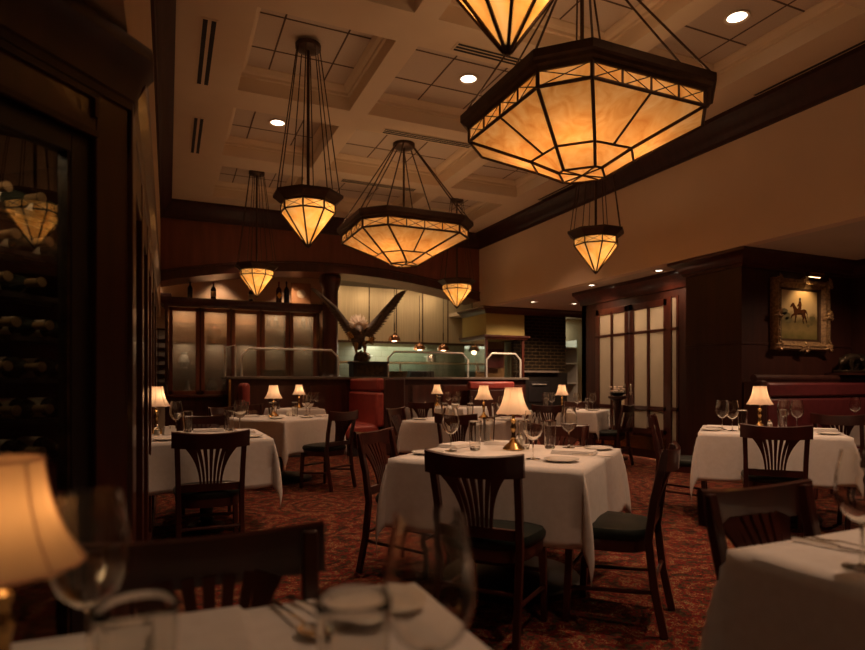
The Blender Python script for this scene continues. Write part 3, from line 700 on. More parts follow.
# glass and china inside the cabinet
def in_cab(name, mb, m, x, z, label, cat, y=11.98):
    o = obj(name, mb, m); o.location = (x, y, z); tag(o, label, cat); return o
vase = MB().lathe([(0, 0), (.06, .003), (.05, .03), (.10, .12), (.075, .22), (.05, .26), (.065, .30), (.06, .30), (.045, .262), (0, .25)], 18)
in_cab('china_jar', vase, 'china', .27, 1.432, 'pale china jar on the middle shelf in the first cabinet door', 'jar')
in_cab('decanter', MB().lathe([(0, 0), (.085, .003), (.09, .05), (.04, .12), (.025, .22), (.035, .25), (.03, .25), (.02, .215), (0, .2)], 16), 'china', .33, .962, 'pale decanter on the cabinet floor in the first glass door', 'decanter')
in_cab('china_jar', vase, 'china', .76, .962, 'pale china jar at the bottom of the second cabinet door', 'jar')
in_cab('lidded_urn', MB().lathe([(0, 0), (.07, .003), (.04, .05), (.13, .18), (.11, .26), (.03, .30), (.02, .33), (0, .335)], 18), 'copper', .80, 1.912, 'copper lidded urn on the upper shelf in the second cabinet door', 'urn')
for i, x in enumerate((1.78, 1.93, 2.32, 2.46, 2.58)):
    hh = (.22, .24, .16, .25, .18)[i]
    in_cab('display_bottle', bottle_mb(.045, hh), ('bottle_brown', 'bottle_dark')[i % 2], x, 2.262, ['squat', 'slender', 'short', 'tall', 'small'][i] + ' bottle on the top shelf behind the ' + ('fourth' if i < 2 else 'fifth') + ' cabinet door', 'bottle')
cg = MB().lathe([(0, 0), (.03, .002), (.034, .13), (.031, .13), (.027, .006), (0, .006)], 12)
g0 = obj('bar_glass', cg, 'glass_thick'); tag(g0, 'clear glass in the row on the bar back shelf behind the left glass guard', 'glass', 'glasses lined up behind the left glass guard'); g0.location = (1.62, 11.5, 1.285)
for i in range(1, 13):
    o = g0.copy(); C.objects.link(o); o.location = (1.62 + (i % 7) * .085, 11.5 + (i // 7) * .09, 1.285)

# eagle on a dark box
t = thing('display_box', 'black box on the bar under the eagle sculpture', 'box', (3.55, 11.18, 1.285))
obj('body', MB().box(-.34, .34, -.16, .16, 0, .28), 'black_box', t, bevel=.008); obj('lid', MB().box(-.36, .36, -.175, .175, .255, .30), 'black_box', t, bevel=.005)
obj('front_panel', MB().box(-.27, .27, -.166, -.158, .04, .22), 'bronze_dark', t)
eg = thing('eagle_sculpture', 'bronze eagle sculpture with raised wings standing on the black box', 'sculpture', (3.42, 11.2, 1.585))
def ell(b, rings, n=14):
    """rings: (centre, rx, ry) stacked, oriented across the path"""
    cs = [Vector(r[0]) for r in rings]; out = []
    for i, (c, rx, ry) in enumerate(rings):
        tdir = (cs[min(i + 1, len(cs) - 1)] - cs[max(i - 1, 0)]).normalized()
        ax = Vector((1, 0, 0)); ax = (ax - tdir * ax.dot(tdir)).normalized(); ay = tdir.cross(ax)
        out.append([Vector(c) + ax * rx * cos(2 * PI * j / n) + ay * ry * sin(2 * PI * j / n) for j in range(n)])
    return b.loft(out)
b = MB(); ell(b, [((-.02, .10, .24), .05, .05), ((-.04, .08, .32), .10, .09), ((-.06, .03, .44), .14, .12), ((-.08, -.03, .56), .135, .12), ((-.09, -.10, .62), .10, .10), ((-.095, -.17, .60), .075, .075), ((-.10, -.23, .57), .06, .055), ((-.10, -.27, .545), .03, .03), ((-.10, -.285, .53), .006, .006)])
body = obj('body', b, 'feather_dark', eg)
b = MB()
for i in range(90):
    a = random.uniform(-1.25, 1.25); r0 = random.uniform(.02, .10); p = Vector((-.08 + sin(a) * r0, random.uniform(-.12, .0), .60 + .05 * cos(a)))
    L = random.uniform(.12, .26) * (.75 + .25 * cos(a)); q = p + Vector((sin(a) * L * .85, .05 * random.random(), cos(a) * L * .95 + .02)); b.tube([p, (p + q) / 2 + Vector((0, -.03, .01)), q], [.024, .026, .004], 5)
obj('head_feathers', b, 'feather_pale', eg)
b = MB(); b.tube([(-.10, -.255, .56), (-.10, -.30, .545), (-.10, -.315, .50)], [.03, .022, .004], 8); obj('beak', b, 'gilt', eg)
for s in (-1, 1):
    b = MB()
    root, elbow, wrist = Vector((-.07 + s * .09, -.02, .52)), Vector((-.03 + s * .26, .02, .72)), Vector((-.02 + s * .50, .03, 1.02))
    tip = Vector((-.86, .02, 1.32)) if s < 0 else Vector((.74, .02, 1.36))
    b.tube([root, elbow, wrist, (wrist + tip) / 2 + Vector((0, 0, -.01)), tip], [.07, .055, .042, .028, .006], 10)
    nf = 17
    for i in range(nf):
        f = i / (nf - 1); base = root.lerp(elbow, f * 3) if f < .33 else (elbow.lerp(wrist, (f - .33) * 3) if f < .66 else wrist.lerp(tip, (f - .66) * 2.4))
        axis = (tip - root).normalized(); nrm = Vector((axis.z, 0, -axis.x)) * s
        d = (axis * (.55 + .5 * f) + nrm * (.75 - .35 * f) + Vector((0, .05, 0))).normalized(); L = .24 + .08 * f
        if s < 0: L *= .62
        e = base + d * L
        b.strip([base, base + d * L * .5 + Vector((0, -.012, 0)), e], [.045, .07, .016], .012, Vector((d.z, 0, -d.x)))
    obj('wing', b, 'feather_dark', eg)
b = MB()
for i in range(7): b.strip([(.02, .10, .22), (.05 + (i - 3) * .02, .15, .08), (.08 + (i - 3) * .045, .18, -.0)], [.03, .045, .035], .01)
obj('tail', b, 'feather_dark', eg)
for s in (-1, 1):
    b = MB(); b.tube([(-.03 + s * .07, 0, .38), (-.03 + s * .09, -.03, .26), (-.03 + s * .085, -.05, .17)], [.055, .04, .022], 8)
    for k in (-1, 0, 1): b.tube([(-.03 + s * .085, -.05, .17), (-.03 + s * .085 + k * .035, -.10, .16), (-.03 + s * .085 + k * .045, -.13, .13)], [.014, .011, .003], 6)
    obj('leg', b, 'gilt', eg)
b = MB(); ell(b, [((.02, 0, 0), .20, .14), ((.0, 0, .05), .17, .12), ((-.02, -.01, .12), .13, .10), ((-.03, -.02, .17), .09, .08), ((-.03, -.02, .19), .02, .02)], 9); obj('rock', b, 'bronze_dark', eg, smooth=False)
for s, zz in ((-1, .50), (1, .42)):
    b = MB()
    for k in range(5): b.tube([(-.05 + s * .10, -.08, zz - .08), (-.05 + s * (.16 + .02 * k), -.14, zz - .04 + .022 * k), (-.05 + s * (.25 + .012 * k), -.14, zz - .10 + .03 * k)], [.014, .034, .006], 6)
    obj('leaf_branch', b, 'brass', eg)

# kitchen
t = thing('extractor_hood', 'stainless steel hood wall of the open kitchen with riveted vertical seams', 'hood', (0, 0, 0))
b = MB(); b.box(3.2, 6.98, 13.15, 13.6, 2.12, 3.4); obj('body', b, 'brushed_steel', t, smooth=False)
b = MB()
for x in (4.2, 4.86, 5.52, 6.18, 6.84): b.box(x - .012, x + .012, 13.14, 13.15, 2.13, 3.38)
for x in (4.2, 4.86, 5.52, 6.18, 6.84):
    for k in range(12): b.tube([(x, 13.14, 2.2 + k * .095), (x, 13.132, 2.2 + k * .095)], .014, 6)
obj('seams', b, 'bronze', t, smooth=False)
b = MB(); b.box(3.2, 6.98, 13.10, 13.16, 2.08, 2.13); obj('lower_lip', b, 'bronze', t, smooth=False)
lt = thing('strip_light', 'slim strip light washing the top of the stainless hood', 'strip light', (5.2, 12.06, 3.332))
obj('housing', MB().box(-1.3, .8, -.04, .04, -.005, .02), 'steel_frame', lt); obj('lens', MB().box(-1.26, .76, -.03, .03, -.012, -.005), 'downlight_lens', lt)
for x in (3.8, 4.6, 5.4, 6.2): aim(16, x - .3, 12.3, 3.30, x - .3, 13.2, 2.5, 130, 'strip_beam', (1, .70, .36), .15)
sh = thing('kitchen_shelf', 'steel pass shelf under the hood in the open kitchen', 'shelf', (0, 0, 0))
obj('shelf_board', MB().box(3.2, 6.9, 12.95, 13.4, 1.62, 1.66), 'brushed_steel', sh, bevel=.004)
obj('lower_board', MB().box(3.2, 6.9, 12.6, 13.4, 1.20, 1.25), 'brushed_steel', sh, bevel=.004)
obj('base_cabinet', MB().box(3.2, 6.9, 12.65, 13.4, 0, 1.20), 'steel_frame', sh, smooth=False)
obj('posts', MB().box(3.25, 3.29, 13.3, 13.34, 1.25, 1.62).box(5.0, 5.04, 13.3, 13.34, 1.25, 1.62).box(6.8, 6.84, 13.3, 13.34, 1.25, 1.62), 'steel_frame', sh, smooth=False)
lamp_light('shelf_light', 'AREA', 7, (.95, 1, .70), sh, (5.2, 13.25, 2.04), 1.2)
lamp_light('shelf_light', 'AREA', 9, (1, .92, .74), sh, (4.4, 13.25, 2.04), .8)
hp = thing('heat_lamp', '', 'heat lamp')
obj('dome', MB().lathe([(.135, 0), (.13, .05), (.105, .10), (.06, .135), (.02, .15), (.02, .17), (0, .172)], 20, cap=False), 'copper', hp)
obj('inner_reflector', MB().lathe([(.133, .002), (.125, .05), (.10, .095), (.055, .128), (0, .135)], 20, cap=False), 'chrome', hp)
obj('bulb', MB().lathe([(0, .01), (.03, .03), (.03, .06), (.015, .10), (0, .101)], 10), 'bulb', hp)
obj('cord', MB().tube([(0, 0, .16), (0, 0, 1.2)], .007), 'black_box', hp)
obj('counterweight', MB().tube([(0, 0, .22), (0, 0, .40)], .014), 'bronze', hp)
lamp_light('heat_light', 'POINT', 1.6, WARM2, hp, (0, 0, -.03), .05)
for x, z, l in [(4.50, 2.08, 'copper dome heat lamp nearest the eagle wing'), (5.09, 1.90, 'copper dome heat lamp in the middle of the kitchen pass'), (5.67, 1.90, 'copper dome heat lamp nearest the kitchen pier')]:
    place(hp, (x, 12.3, z), 0, l, 'kitchen heat lamps')
pan = thing('stock_pot', '', 'pot')
obj('body', MB().lathe([(0, 0), (.14, .004), (.14, .17), (.146, .172), (.146, .18), (.132, .18), (.132, .01), (0, .01)], 20), 'chrome', pan)
for s in (-1, 1): obj('handle', MB().tube([(s * .14, -.04, .13), (s * .18, -.03, .135), (s * .18, .03, .135), (s * .14, .04, .13)], .008), 'steel_frame', pan)
place(pan, (4.1, 13.2, 1.66), 0, 'steel stock pot on the upper pass shelf, left one', 'pots on the kitchen pass shelf')
place(pan, (5.75, 13.2, 1.66), .3, 'steel stock pot on the upper pass shelf, right one', 'pots on the kitchen pass shelf')
o = obj('hotel_pan', MB().box(-.3, .3, -.16, .16, 0, .20), 'black_box', bevel=.02); o.location = (5.35, 12.9, 1.25); tag(o, 'dark pan tray on the lower kitchen counter', 'pan')
o = obj('cutting_board', MB().box(-.30, .30, -.015, .015, 0, .26), 'sage_green', bevel=.015); o.location = (4.15, 12.72, 1.25); o.rotation_euler = (-.15, 0, 0); tag(o, 'sage green board standing on the lower kitchen counter, left', 'board')
o = obj('bread_basket', MB().lathe([(0, 0), (.17, .004), (.21, .12), (.20, .12), (.16, .015), (0, .015)], 18), 'gilt'); o.location = (4.28, 11.5, 1.285); tag(o, 'golden basket on the bar right of the black box', 'basket')
# right end of the bar: glass corner screen on wood posts
cs = thing('corner_screen', 'glass corner screen with dark wood posts on the right end of the bar', 'glass screen', (0, 0, 0))
for x, y in ((6.06, 11.02), (6.95, 11.02)): obj('post', MB().box(x - .025, x + .025, y - .025, y + .025, 1.285, 2.09), 'mahogany', cs, bevel=.003)
obj('glass_pane', MB().box(6.085, 6.925, 11.01, 11.02, 1.285, 2.09), 'glass_guard', cs, smooth=False)
obj('side_pane', MB().box(6.055, 6.065, 11.045, 12.0, 1.285, 2.09), 'glass_guard', cs, smooth=False)
obj('back_panel', MB().box(6.2, 6.93, 11.75, 11.8, 1.285, 2.09), 'paper_panel', cs, smooth=False)
o = obj('framed_card', MB().box(-.24, .24, -.01, .01, 0, .42), 'leather_wine', bevel=.004); o.location = (6.58, 11.60, 1.5); tag(o, 'brown framed panel behind the corner screen glass', 'panel'); o['kind'] = 'thing'
# oven by the brick wall
ov = thing('pizza_oven', 'black oven front with a pale shelf ledge under the brick wall', 'oven', (7.55, 11.3, 0))
obj('body', MB().box(-.55, .75, -.02, .195, 0, 1.40), 'oven_black', ov, bevel=.01); obj('ledge', MB().box(-.55, .45, -.12, .05, 1.40, 1.44), 'stone', ov, bevel=.004)
obj('door', MB().box(-.30, .25, -.04, -.02, .75, 1.2), 'black_box', ov, bevel=.006); obj('handle', MB().tube([(-.2, -.03, 1.14), (-.2, -.07, 1.14), (.15, -.07, 1.14), (.15, -.03, 1.14)], .009), 'steel_frame', ov)
nh = thing('niche_shelves', 'pale lit shelves in the niche right of the brick wall', 'shelving', (8.72, 12.05, 0))
for z in (1.15, 1.62, 2.0): obj('shelf_board', MB().box(-.28, .28, -.2, .24, z, z + .03), 'china', nh, bevel=.003)
for s in (-1, 1): obj('side_panel', MB().box(s * .29 - .015, s * .29 + .015, -.2, .24, 0, 2.2), 'steel_frame', nh)
lamp_light('niche_light', 'AREA', 3, (.95, 1, .78), nh, (0, -.08, 2.70), .14)
o = obj('storage_jar', MB().lathe([(0, 0), (.08, .004), (.085, .16), (.05, .20), (.05, .23), (0, .235)], 16), 'bottle_dark'); o.location = (8.72, 12.0, 1.18); tag(o, 'dark jar on the lowest niche shelf', 'jar')
o = obj('storage_jar', MB().lathe([(0, 0), (.06, .004), (.065, .10), (.04, .13), (0, .135)], 16), 'copper'); o.location = (8.60, 12.0, 1.65); tag(o, 'small copper jar on the middle niche shelf', 'jar')

# ------------------------------------------------------------------ painting, banquettes, bronze animal
pt = thing('painting', 'hunting scene painting in a heavy gilt frame on the panelled wall', 'painting', (7.23, 5.075, 2.02))
obj('canvas', MB().box(-.33, .33, -.03, -.02, -.33, .33), 'canvas_paint', pt, smooth=False)
def frame_ring(x, z, w, d0, d1):
    b = MB()
    P = [(-x, -z), (x, -z), (x, z), (-x, z)]; q = [(-x + w, -z + w), (x - w, -z + w), (x - w, z - w), (-x + w, z - w)]
    b.loft([[(a, -.0, c) for a, c in P], [(a, -d0, c) for a, c in P], [(a * .97, -d1, c * .97) for a, c in P], [((a + e) / 2, -d1 * .75, (c + f) / 2) for (a, c), (e, f) in zip(P, q)], [(a, -.03, c) for a, c in q], [(a, 0, c) for a, c in q]], cap=False)
    return b
obj('outer_frame', frame_ring(.50, .44, .12, .05, .10), 'gilt', pt, smooth=False); obj('inner_frame', frame_ring(.39, .36, .06, .03, .05), 'bronze', pt, smooth=False)
b = MB()
for cx, cz in ((-.46, -.40), (.46, -.40), (.46, .40), (-.46, .40), (0, .42), (0, -.42), (-.47, 0), (.47, 0)):
    for k in range(9):
        a = 2 * PI * k / 9; L = .05 + .02 * (k % 3)
        b.tube([(cx, -.09, cz), (cx + cos(a) * L * .6, -.115, cz + sin(a) * L * .6), (cx + cos(a) * L, -.09, cz + sin(a) * L)], [.015, .017, .004], 5)
for k in range(26):
    f = -1 + 2 * (k + .5) / 26
    for s in (-1, 1):
        b.tube([(f * .45 - .012, -.085, s * .385), (f * .45, -.10, s * .39), (f * .45 + .012, -.085, s * .385)], .009, 5); b.tube([(s * .445, -.085, f * .40 - .01), (s * .45, -.10, f * .40), (s * .445, -.085, f * .4 + .01)], .009, 5)
obj('carving', b, 'gilt', pt)
# painted rider, part of the picture
def flat(poly, y=-.0315): return MB().loft([[(x, y, z) for x, z in poly], [(x, y + .002, z) for x, z in poly]])
horse = [(-.165, .085), (-.175, .065), (-.16, .055), (-.135, .075), (-.115, .035), (-.105, -.01), (-.15, -.035), (-.165, -.075), (-.15, -.075), (-.13, -.05), (-.085, -.035), (-.085, -.085), (-.095, -.13), (-.078, -.13), (-.065, -.08), (-.05, -.03), (.03, -.03), (.055, -.06), (.05, -.09), (.065, -.135), (.082, -.135), (.072, -.095), (.085, -.06), (.11, -.085), (.125, -.13), (.14, -.125), (.13, -.075), (.105, -.025), (.115, .01), (.135, -.02), (.15, -.07), (.145, .0), (.12, .04), (.08, .045), (.03, .035), (-.04, .045), (-.075, .075), (-.105, .115), (-.125, .12), (-.14, .11)]
obj('painted_horse', flat([(x, z + .03) for x, z in horse]), 'bottle_brown', pt, smooth=False)
b = flat([(-.045, .06), (-.02, .0), (-.005, .0), (-.005, .065), (.03, .07), (.035, .14), (.02, .175), (-.01, .175), (-.025, .14), (-.055, .11), (-.05, .10), (-.02, .11)], -.0328); obj('painted_rider', b, 'bottle_brown', pt, smooth=False)
b = flat([(-.012, .17), (.022, .17), (.02, .215), (-.01, .215)], -.0328); obj('painted_hat', b, 'black_box', pt, smooth=False)
for x, z, q in ((-.25, -.02, .07), (-.20, -.07, .06), (.16, -.13, .03), (.22, -.11, .025), (.24, -.04, .05), (-.28, .03, .06)):
    obj('painted_bush', flat([(x + q * cos(a) * (1 + .25 * sin(3 * a)), z + q * .7 * sin(a)) for a in [k * PI / 7 for k in range(14)]], -.0312), 'painted_olive', pt, smooth=False)
pk = thing('picture_light', 'brass picture light clipped over the painting frame', 'picture light', (7.27, 5.075, 2.46))
obj('arm', MB().tube([(0, 0, .02), (0, -.10, .06), (0, -.20, .045)], .008), 'brass', pk)
obj('lamp_shade', MB().tube([(-.14, -.20, .04), (.14, -.20, .04)], .032, 12), 'brass', pk); obj('bulb', MB().tube([(-.10, -.195, .012), (.10, -.195, .012)], .008, 8), 'bulb', pk)
aim(7, 7.29, 4.86, 2.45, 7.29, 5.05, 2.0, 110, 'picture_beam', (1, .62, .28), .03)

bq = thing('banquette', 'long wine red leather banquette with dark wood rail below the painting', 'banquette', (0, 0, 0))
b = MB(); b.box(6.32, 8.28, 4.90, 5.06, 0, 1.20); obj('back_frame', b, 'mahogany_dark', bq, smooth=False)
b = MB(); b.tube([(6.26, 4.93, 1.225), (8.29, 4.93, 1.225)], .045, 12); obj('top_rail', b, 'mahogany_dark', bq)
b = MB(); b.box(6.26, 6.36, 4.82, 5.07, 0, 1.20); obj('end_panel', b, 'mahogany_dark', bq, bevel=.02)
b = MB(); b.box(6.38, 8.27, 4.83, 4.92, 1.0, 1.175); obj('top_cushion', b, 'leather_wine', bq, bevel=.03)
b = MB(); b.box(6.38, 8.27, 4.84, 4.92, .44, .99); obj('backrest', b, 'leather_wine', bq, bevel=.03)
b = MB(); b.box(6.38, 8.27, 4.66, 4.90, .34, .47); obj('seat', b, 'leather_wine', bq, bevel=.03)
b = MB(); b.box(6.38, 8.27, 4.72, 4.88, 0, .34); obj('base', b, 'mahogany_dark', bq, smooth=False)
# prowling cat bronze on the rail ledge
b = MB(); b.box(7.75, 8.29, 4.80, 5.07, 1.272, 1.30)
o = obj('sculpture_ledge', b, 'mahogany_dark'); tag(o, 'dark wood ledge behind the banquette rail under the bronze cat', 'ledge')
pc = thing('cat_bronze', 'dark bronze prowling big cat sculpture on the banquette ledge', 'sculpture', (8.08, 4.92, 1.30))
b = MB(); b.box(-.27, .21, -.09, .09, 0, .035); obj('base', b, 'bronze_dark', pc, bevel=.01); b = MB(); b.box(-.06, .05, -.095, -.088, .008, .028); q = obj('name_plate', b, 'brass', pc)
b = MB()
ell(b, [((-.27, 0, .12), .012, .012), ((-.25, 0, .125), .035, .03), ((-.215, 0, .145), .046, .042), ((-.17, 0, .165), .045, .045), ((-.11, 0, .185), .058, .066), ((-.03, 0, .195), .055, .068), ((.06, 0, .195), .052, .060), ((.13, 0, .20), .055, .066), ((.185, 0, .18), .03, .04), ((.20, 0, .17), .01, .01)], 12)
for x, yy, fx in ((-.13, .04, -.19), (-.11, -.04, -.10), (.13, .04, .10), (.14, -.04, .18)):
    b.tube([(x, yy, .17), (x + (.025 if x > 0 else -.01), yy, .115), (fx + .01, yy, .065), (fx, yy, .04), (fx - .03, yy, .042)], [.04, .03, .019, .017, .014], 8)
for s in (-1, 1): b.tube([(-.215, s * .03, .18), (-.21, s * .036, .20)], [.014, .005], 6)
obj('body', b, 'bronze_dark', pc)
b = MB(); b.tube([(.19, 0, .18), (.215, .01, .13), (.21, .03, .07), (.17, .05, .05)], [.012, .010, .009, .006], 8); obj('tail', b, 'bronze_dark', pc)

# red booths in front of the bar
bo = thing('booth', 'high-backed red leather booth seat with dark end panel before the bar', 'booth', (0, 0, 0))
obj('end_panel', MB().box(3.18, 3.56, 9.20, 9.27, 0, 1.25), 'mahogany_dark', bo, bevel=.03); obj('back_frame', MB().box(3.18, 3.54, 9.27, 10.86, 0, 1.23), 'mahogany_dark', bo, smooth=False)
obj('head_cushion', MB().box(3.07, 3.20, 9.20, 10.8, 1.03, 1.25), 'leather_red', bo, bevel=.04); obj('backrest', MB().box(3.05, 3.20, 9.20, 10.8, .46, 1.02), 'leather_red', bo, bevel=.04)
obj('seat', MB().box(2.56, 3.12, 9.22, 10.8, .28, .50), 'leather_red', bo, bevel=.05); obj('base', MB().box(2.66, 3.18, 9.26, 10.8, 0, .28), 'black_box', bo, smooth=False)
bo = thing('booth', 'low red leather bench back below the corner screen at the right end of the bar', 'booth', (0, 0, 0))
obj('backrest', MB().box(5.5, 6.55, 10.66, 10.80, .46, 1.03), 'mahogany_dark', bo, bevel=.01); obj('head_cushion', MB().box(5.5, 6.55, 10.68, 10.81, 1.035, 1.20), 'leather_red', bo, bevel=.04)
obj('seat', MB().box(5.5, 6.55, 10.30, 10.68, .28, .48), 'leather_wine', bo, bevel=.05); obj('base', MB().box(5.52, 6.5, 10.36, 10.83, 0, .28), 'black_box', bo, smooth=False)
bo = thing('booth', 'narrow red leather booth end beside the brass post at the left end of the bar', 'booth', (0, 0, 0))
obj('backrest', MB().box(1.10, 1.22, 10.1, 10.8, .40, 1.17), 'leather_red', bo, bevel=.05); obj('seat', MB().box(1.2, 1.5, 10.1, 10.8, .26, .46), 'leather_red', bo, bevel=.04); obj('base', MB().box(1.1, 1.48, 10.14, 10.8, 0, .27), 'black_box', bo, smooth=False)
rl = thing('added_door_lamp', 'unseen lamp added behind the frosted doors to light their panes', 'ceiling light', (7.7, 7.35, ZS - .006))  # added lamp that brightens the frosted panes from behind
obj('lens', MB().lathe([(0, -.05), (.14, -.045), (.16, 0), (0, .001)], 20), 'downlight_lens', rl)
lamp_light('door_pane_fill', 'POINT', 170, (1, .72, .46), rl, (0, 0, -.25), .12)
# stand with an orchid beside the frosted doors
t = thing('plant_stand', 'dark wood stand in front of the frosted doors, holding small white flowers', 'stand', (6.30, 7.30, 0))
obj('post', MB().lathe([(.15, 0), (.15, .03), (.05, .06), (.04, .5), (.06, .9), (.14, .94), (.14, .97), (0, .972)], 16), 'mahogany_dark', t)
t = thing('flower_bowl', 'shallow bowl of small white flowers on the dark stand by the doors', 'flowers', (6.30, 7.30, .972))
obj('bowl', MB().lathe([(0, 0), (.07, .003), (.13, .05), (.12, .05), (.065, .012), (0, .012)], 18), 'black_box', t)
b = MB()
for i in range(16):
    a = i * 2.4; r = .11 * math.sqrt(i / 16); b.lathe([(0, 0), (.022, .008), (.026, .02), (.012, .03), (0, .028)], 7, (r * cos(a), r * sin(a), .06 + .03 * (i % 3)))
fl = obj('flowers', b, 'petal', t)
b = MB()
for i in range(16):
    a = i * 2.4; r = .11 * math.sqrt(i / 16); b.tube([(r * .5 * cos(a), r * .5 * sin(a), .012), (r * cos(a), r * sin(a), .065 + .03 * (i % 3))], .003, 4)
obj('stems', b, 'leaf', t)
# ------------------------------------------------------------------ chairs
def make_chair():
    t = thing('dining_chair', '', 'chair')
    S = MB(); n = 28
    def sring(k, z):
        r = []
        for j in range(n):
            a = 2 * PI * j / n; ca, sa = cos(a), sin(a)
            p = 3.4
            x = .215 * k * math.copysign(abs(ca) ** (2 / p), ca); y = .205 * k * math.copysign(abs(sa) ** (2 / p), sa)
            x *= 1 + .10 * y / .205
            r.append((x, y, z))
        return r
    S.loft([sring(.95, .425), sring(1.0, .44), sring(1.0, .46), sring(.95, .478), sring(.75, .488), sring(.3, .49)])
    obj('seat', S, 'vinyl_black', t)
    b = MB(); b.loft([sring(.93, .37), sring(.95, .38), sring(.95, .425), sring(.90, .426)]); obj('seat_frame', b, 'chair_wood', t)
    def post(x): return [(x * 1.02, -.27, 0), (x, -.225, .22), (x, -.20, .44), (x * 1.02, -.222, .62), (x * 1.05, -.262, .80), (x * 1.06, -.275, .855)]
    for s in (-1, 1):
        obj('rear_post', MB().strip(post(s * .19), .032, .036), 'chair_wood', t, bevel=.005)
        obj('leg', MB().strip([(s * .185, .165, .40), (s * .188, .175, .2), (s * .19, .185, 0)], [.038, .032, .026], .034), 'chair_wood', t, bevel=.004)
        obj('stretcher', MB().tube([(s * .188, -.225, .20), (s * .188, .175, .17)], .0105, 8), 'chair_wood', t)
    obj('stretcher', MB().tube([(-.188, .178, .25), (.188, .178, .25)], .0105, 8), 'chair_wood', t)
    obj('stretcher', MB().tube([(-.19, -.222, .25), (.19, -.222, .25)], .0105, 8), 'chair_wood', t)
    # crest rail: bowed plank, a little higher at its ends
    b = MB(); rings = []
    for i in range(17):
        f = -1 + i / 8; x = f * .232; yb = -.305 + .035 * f * f; z0 = .765 + .012 * f * f - .008; z1 = .855 + .018 * f * f
        rings.append([(x, yb - .011, z0), (x, yb + .013, z0), (x, yb + .003, z1 - .006), (x, yb - .006, z1), (x, yb - .018, z1 - .006)])
    b.loft(rings); obj('crest_rail', b, 'chair_wood', t)
    obj('lower_rail', MB().strip([(-.19, -.205, .505), (.19, -.205, .505)], .05, .022, (0, 0, 1)), 'chair_wood', t, bevel=.004)
    for k in range(7):
        f = (k - 3) / 3; pts = []; ws = []
        for i in range(9):
            u = i / 8; z = .50 + .275 * u
            x = f * (.060 + .062 * u ** 2.); y = -.206 - .028 * u - .058 * u * u
            pts.append((x, y, z)); ws.append((.0125 + .0125 * u ** 1.4) if abs(f) < .99 else (.013 + .05 * u ** 3.))
        obj('slat', MB().strip(pts, ws, .012), 'chair_wood', t)
    return t
ch = make_chair()
U = (.766, .643); V = (-.643, .766); R40 = rad(40)
def uv(c, a, b, rot=True): return (c[0] + a * U[0] + b * V[0], c[1] + a * U[1] + b * V[1]) if rot else (c[0] + a, c[1] + b)
def chair_at(back, face, label):
    """back: plan position of the middle of the crest rail; face: heading the sitter looks to"""
    d = (cos(face), sin(face)); x, y = back[0] + d[0] * .30, back[1] + d[1] * .30
    return place(ch, (x, y, 0), face - PI / 2, label, 'fan-backed dining chairs')
TA, TB, TC_, TD, TE, TF, TG, TJ, TK = (1.87, 3.08), (.28, 5.12), (1.23, 7.42), (1.88, 9.85), (3.13, 6.19), (4.45, 9.50), (5.60, 7.60), (4.78, 3.62), (7.06, 4.06)
ua, va = rad(40), rad(130)
for bk, fc, l in [
    (uv(TA, -1.0, -.15), ua, 'fan-back chair at the front of the central table, its back toward the viewer'),
    (uv(TA, -.28, -.92), va, 'fan-back chair at the right of the central table, sideways with its dark seat showing'),
    (uv(TA, -.08, .93), va + PI, 'fan-back chair at the left side of the central table, half hidden by its cloth'),
    (uv(TA, .98, -.02), ua + PI, 'fan-back chair on the far side of the central table, behind the right wine glass'),
    ((.25, 4.00), PI / 2, 'fan-back chair in front of the left wall table, its back to the viewer'),
    ((.31, 6.12), -PI / 2, 'chair facing the viewer on the far side of the table by the left wall'),
    ((1.78, 6.42), va - .12, 'chair at the right of the second left table, seen sideways before the red booth'),
    (uv(TC_, .0, .96), va + PI, 'chair on the left side of the second left table, mostly hidden'),
    ((2.60, 5.37), ua, 'fan-back chair just behind the left wine glass of the central table'),
    (uv(TE, .05, .98), va + PI, 'chair left of the table behind the central one, before the red booth'),
    ((4.80, 6.98), ua, 'fan-back chair in front of the table by the frosted doors, seen from behind'),
    ((5.92, 6.60), va - .2, 'chair right of the frosted door table, its black seat under the cloth'),
    (uv(TG, .96, .1), ua + PI, 'chair behind the table by the frosted doors'),
    (uv(TJ, -.98, .0), ua, 'fan-back chair in front of the banquette lamp table, its back to the viewer'),
    (uv(TJ, .02, .98), va + PI, 'chair at the left side of the lamp table below the pier, turned sideways'),
    (uv(TJ, -.2, -1.0), va, 'chair at the right of the table with the lamp before the banquette'),
    ((5.98, 3.80), rad(15), 'fan-back chair at the corner banquette table on the far right, behind the wine glasses'),
    ((.075, 1.31), -PI / 2, 'chair in the dark foreground beyond the napkin, spoons and blurred lamp'),
    ((1.60, 1.27), -PI / 2, 'chair at the lower right, on the far side of the near right table'),
    ((1.05, 9.0), -PI / 2 + .3, 'small far chair in the shade before the glass-doored cabinet'),
    (uv(TF, -1.0, .0), ua, 'far chair in front of the table in front of the glass guards')]:
    chair_at(bk, fc, l)

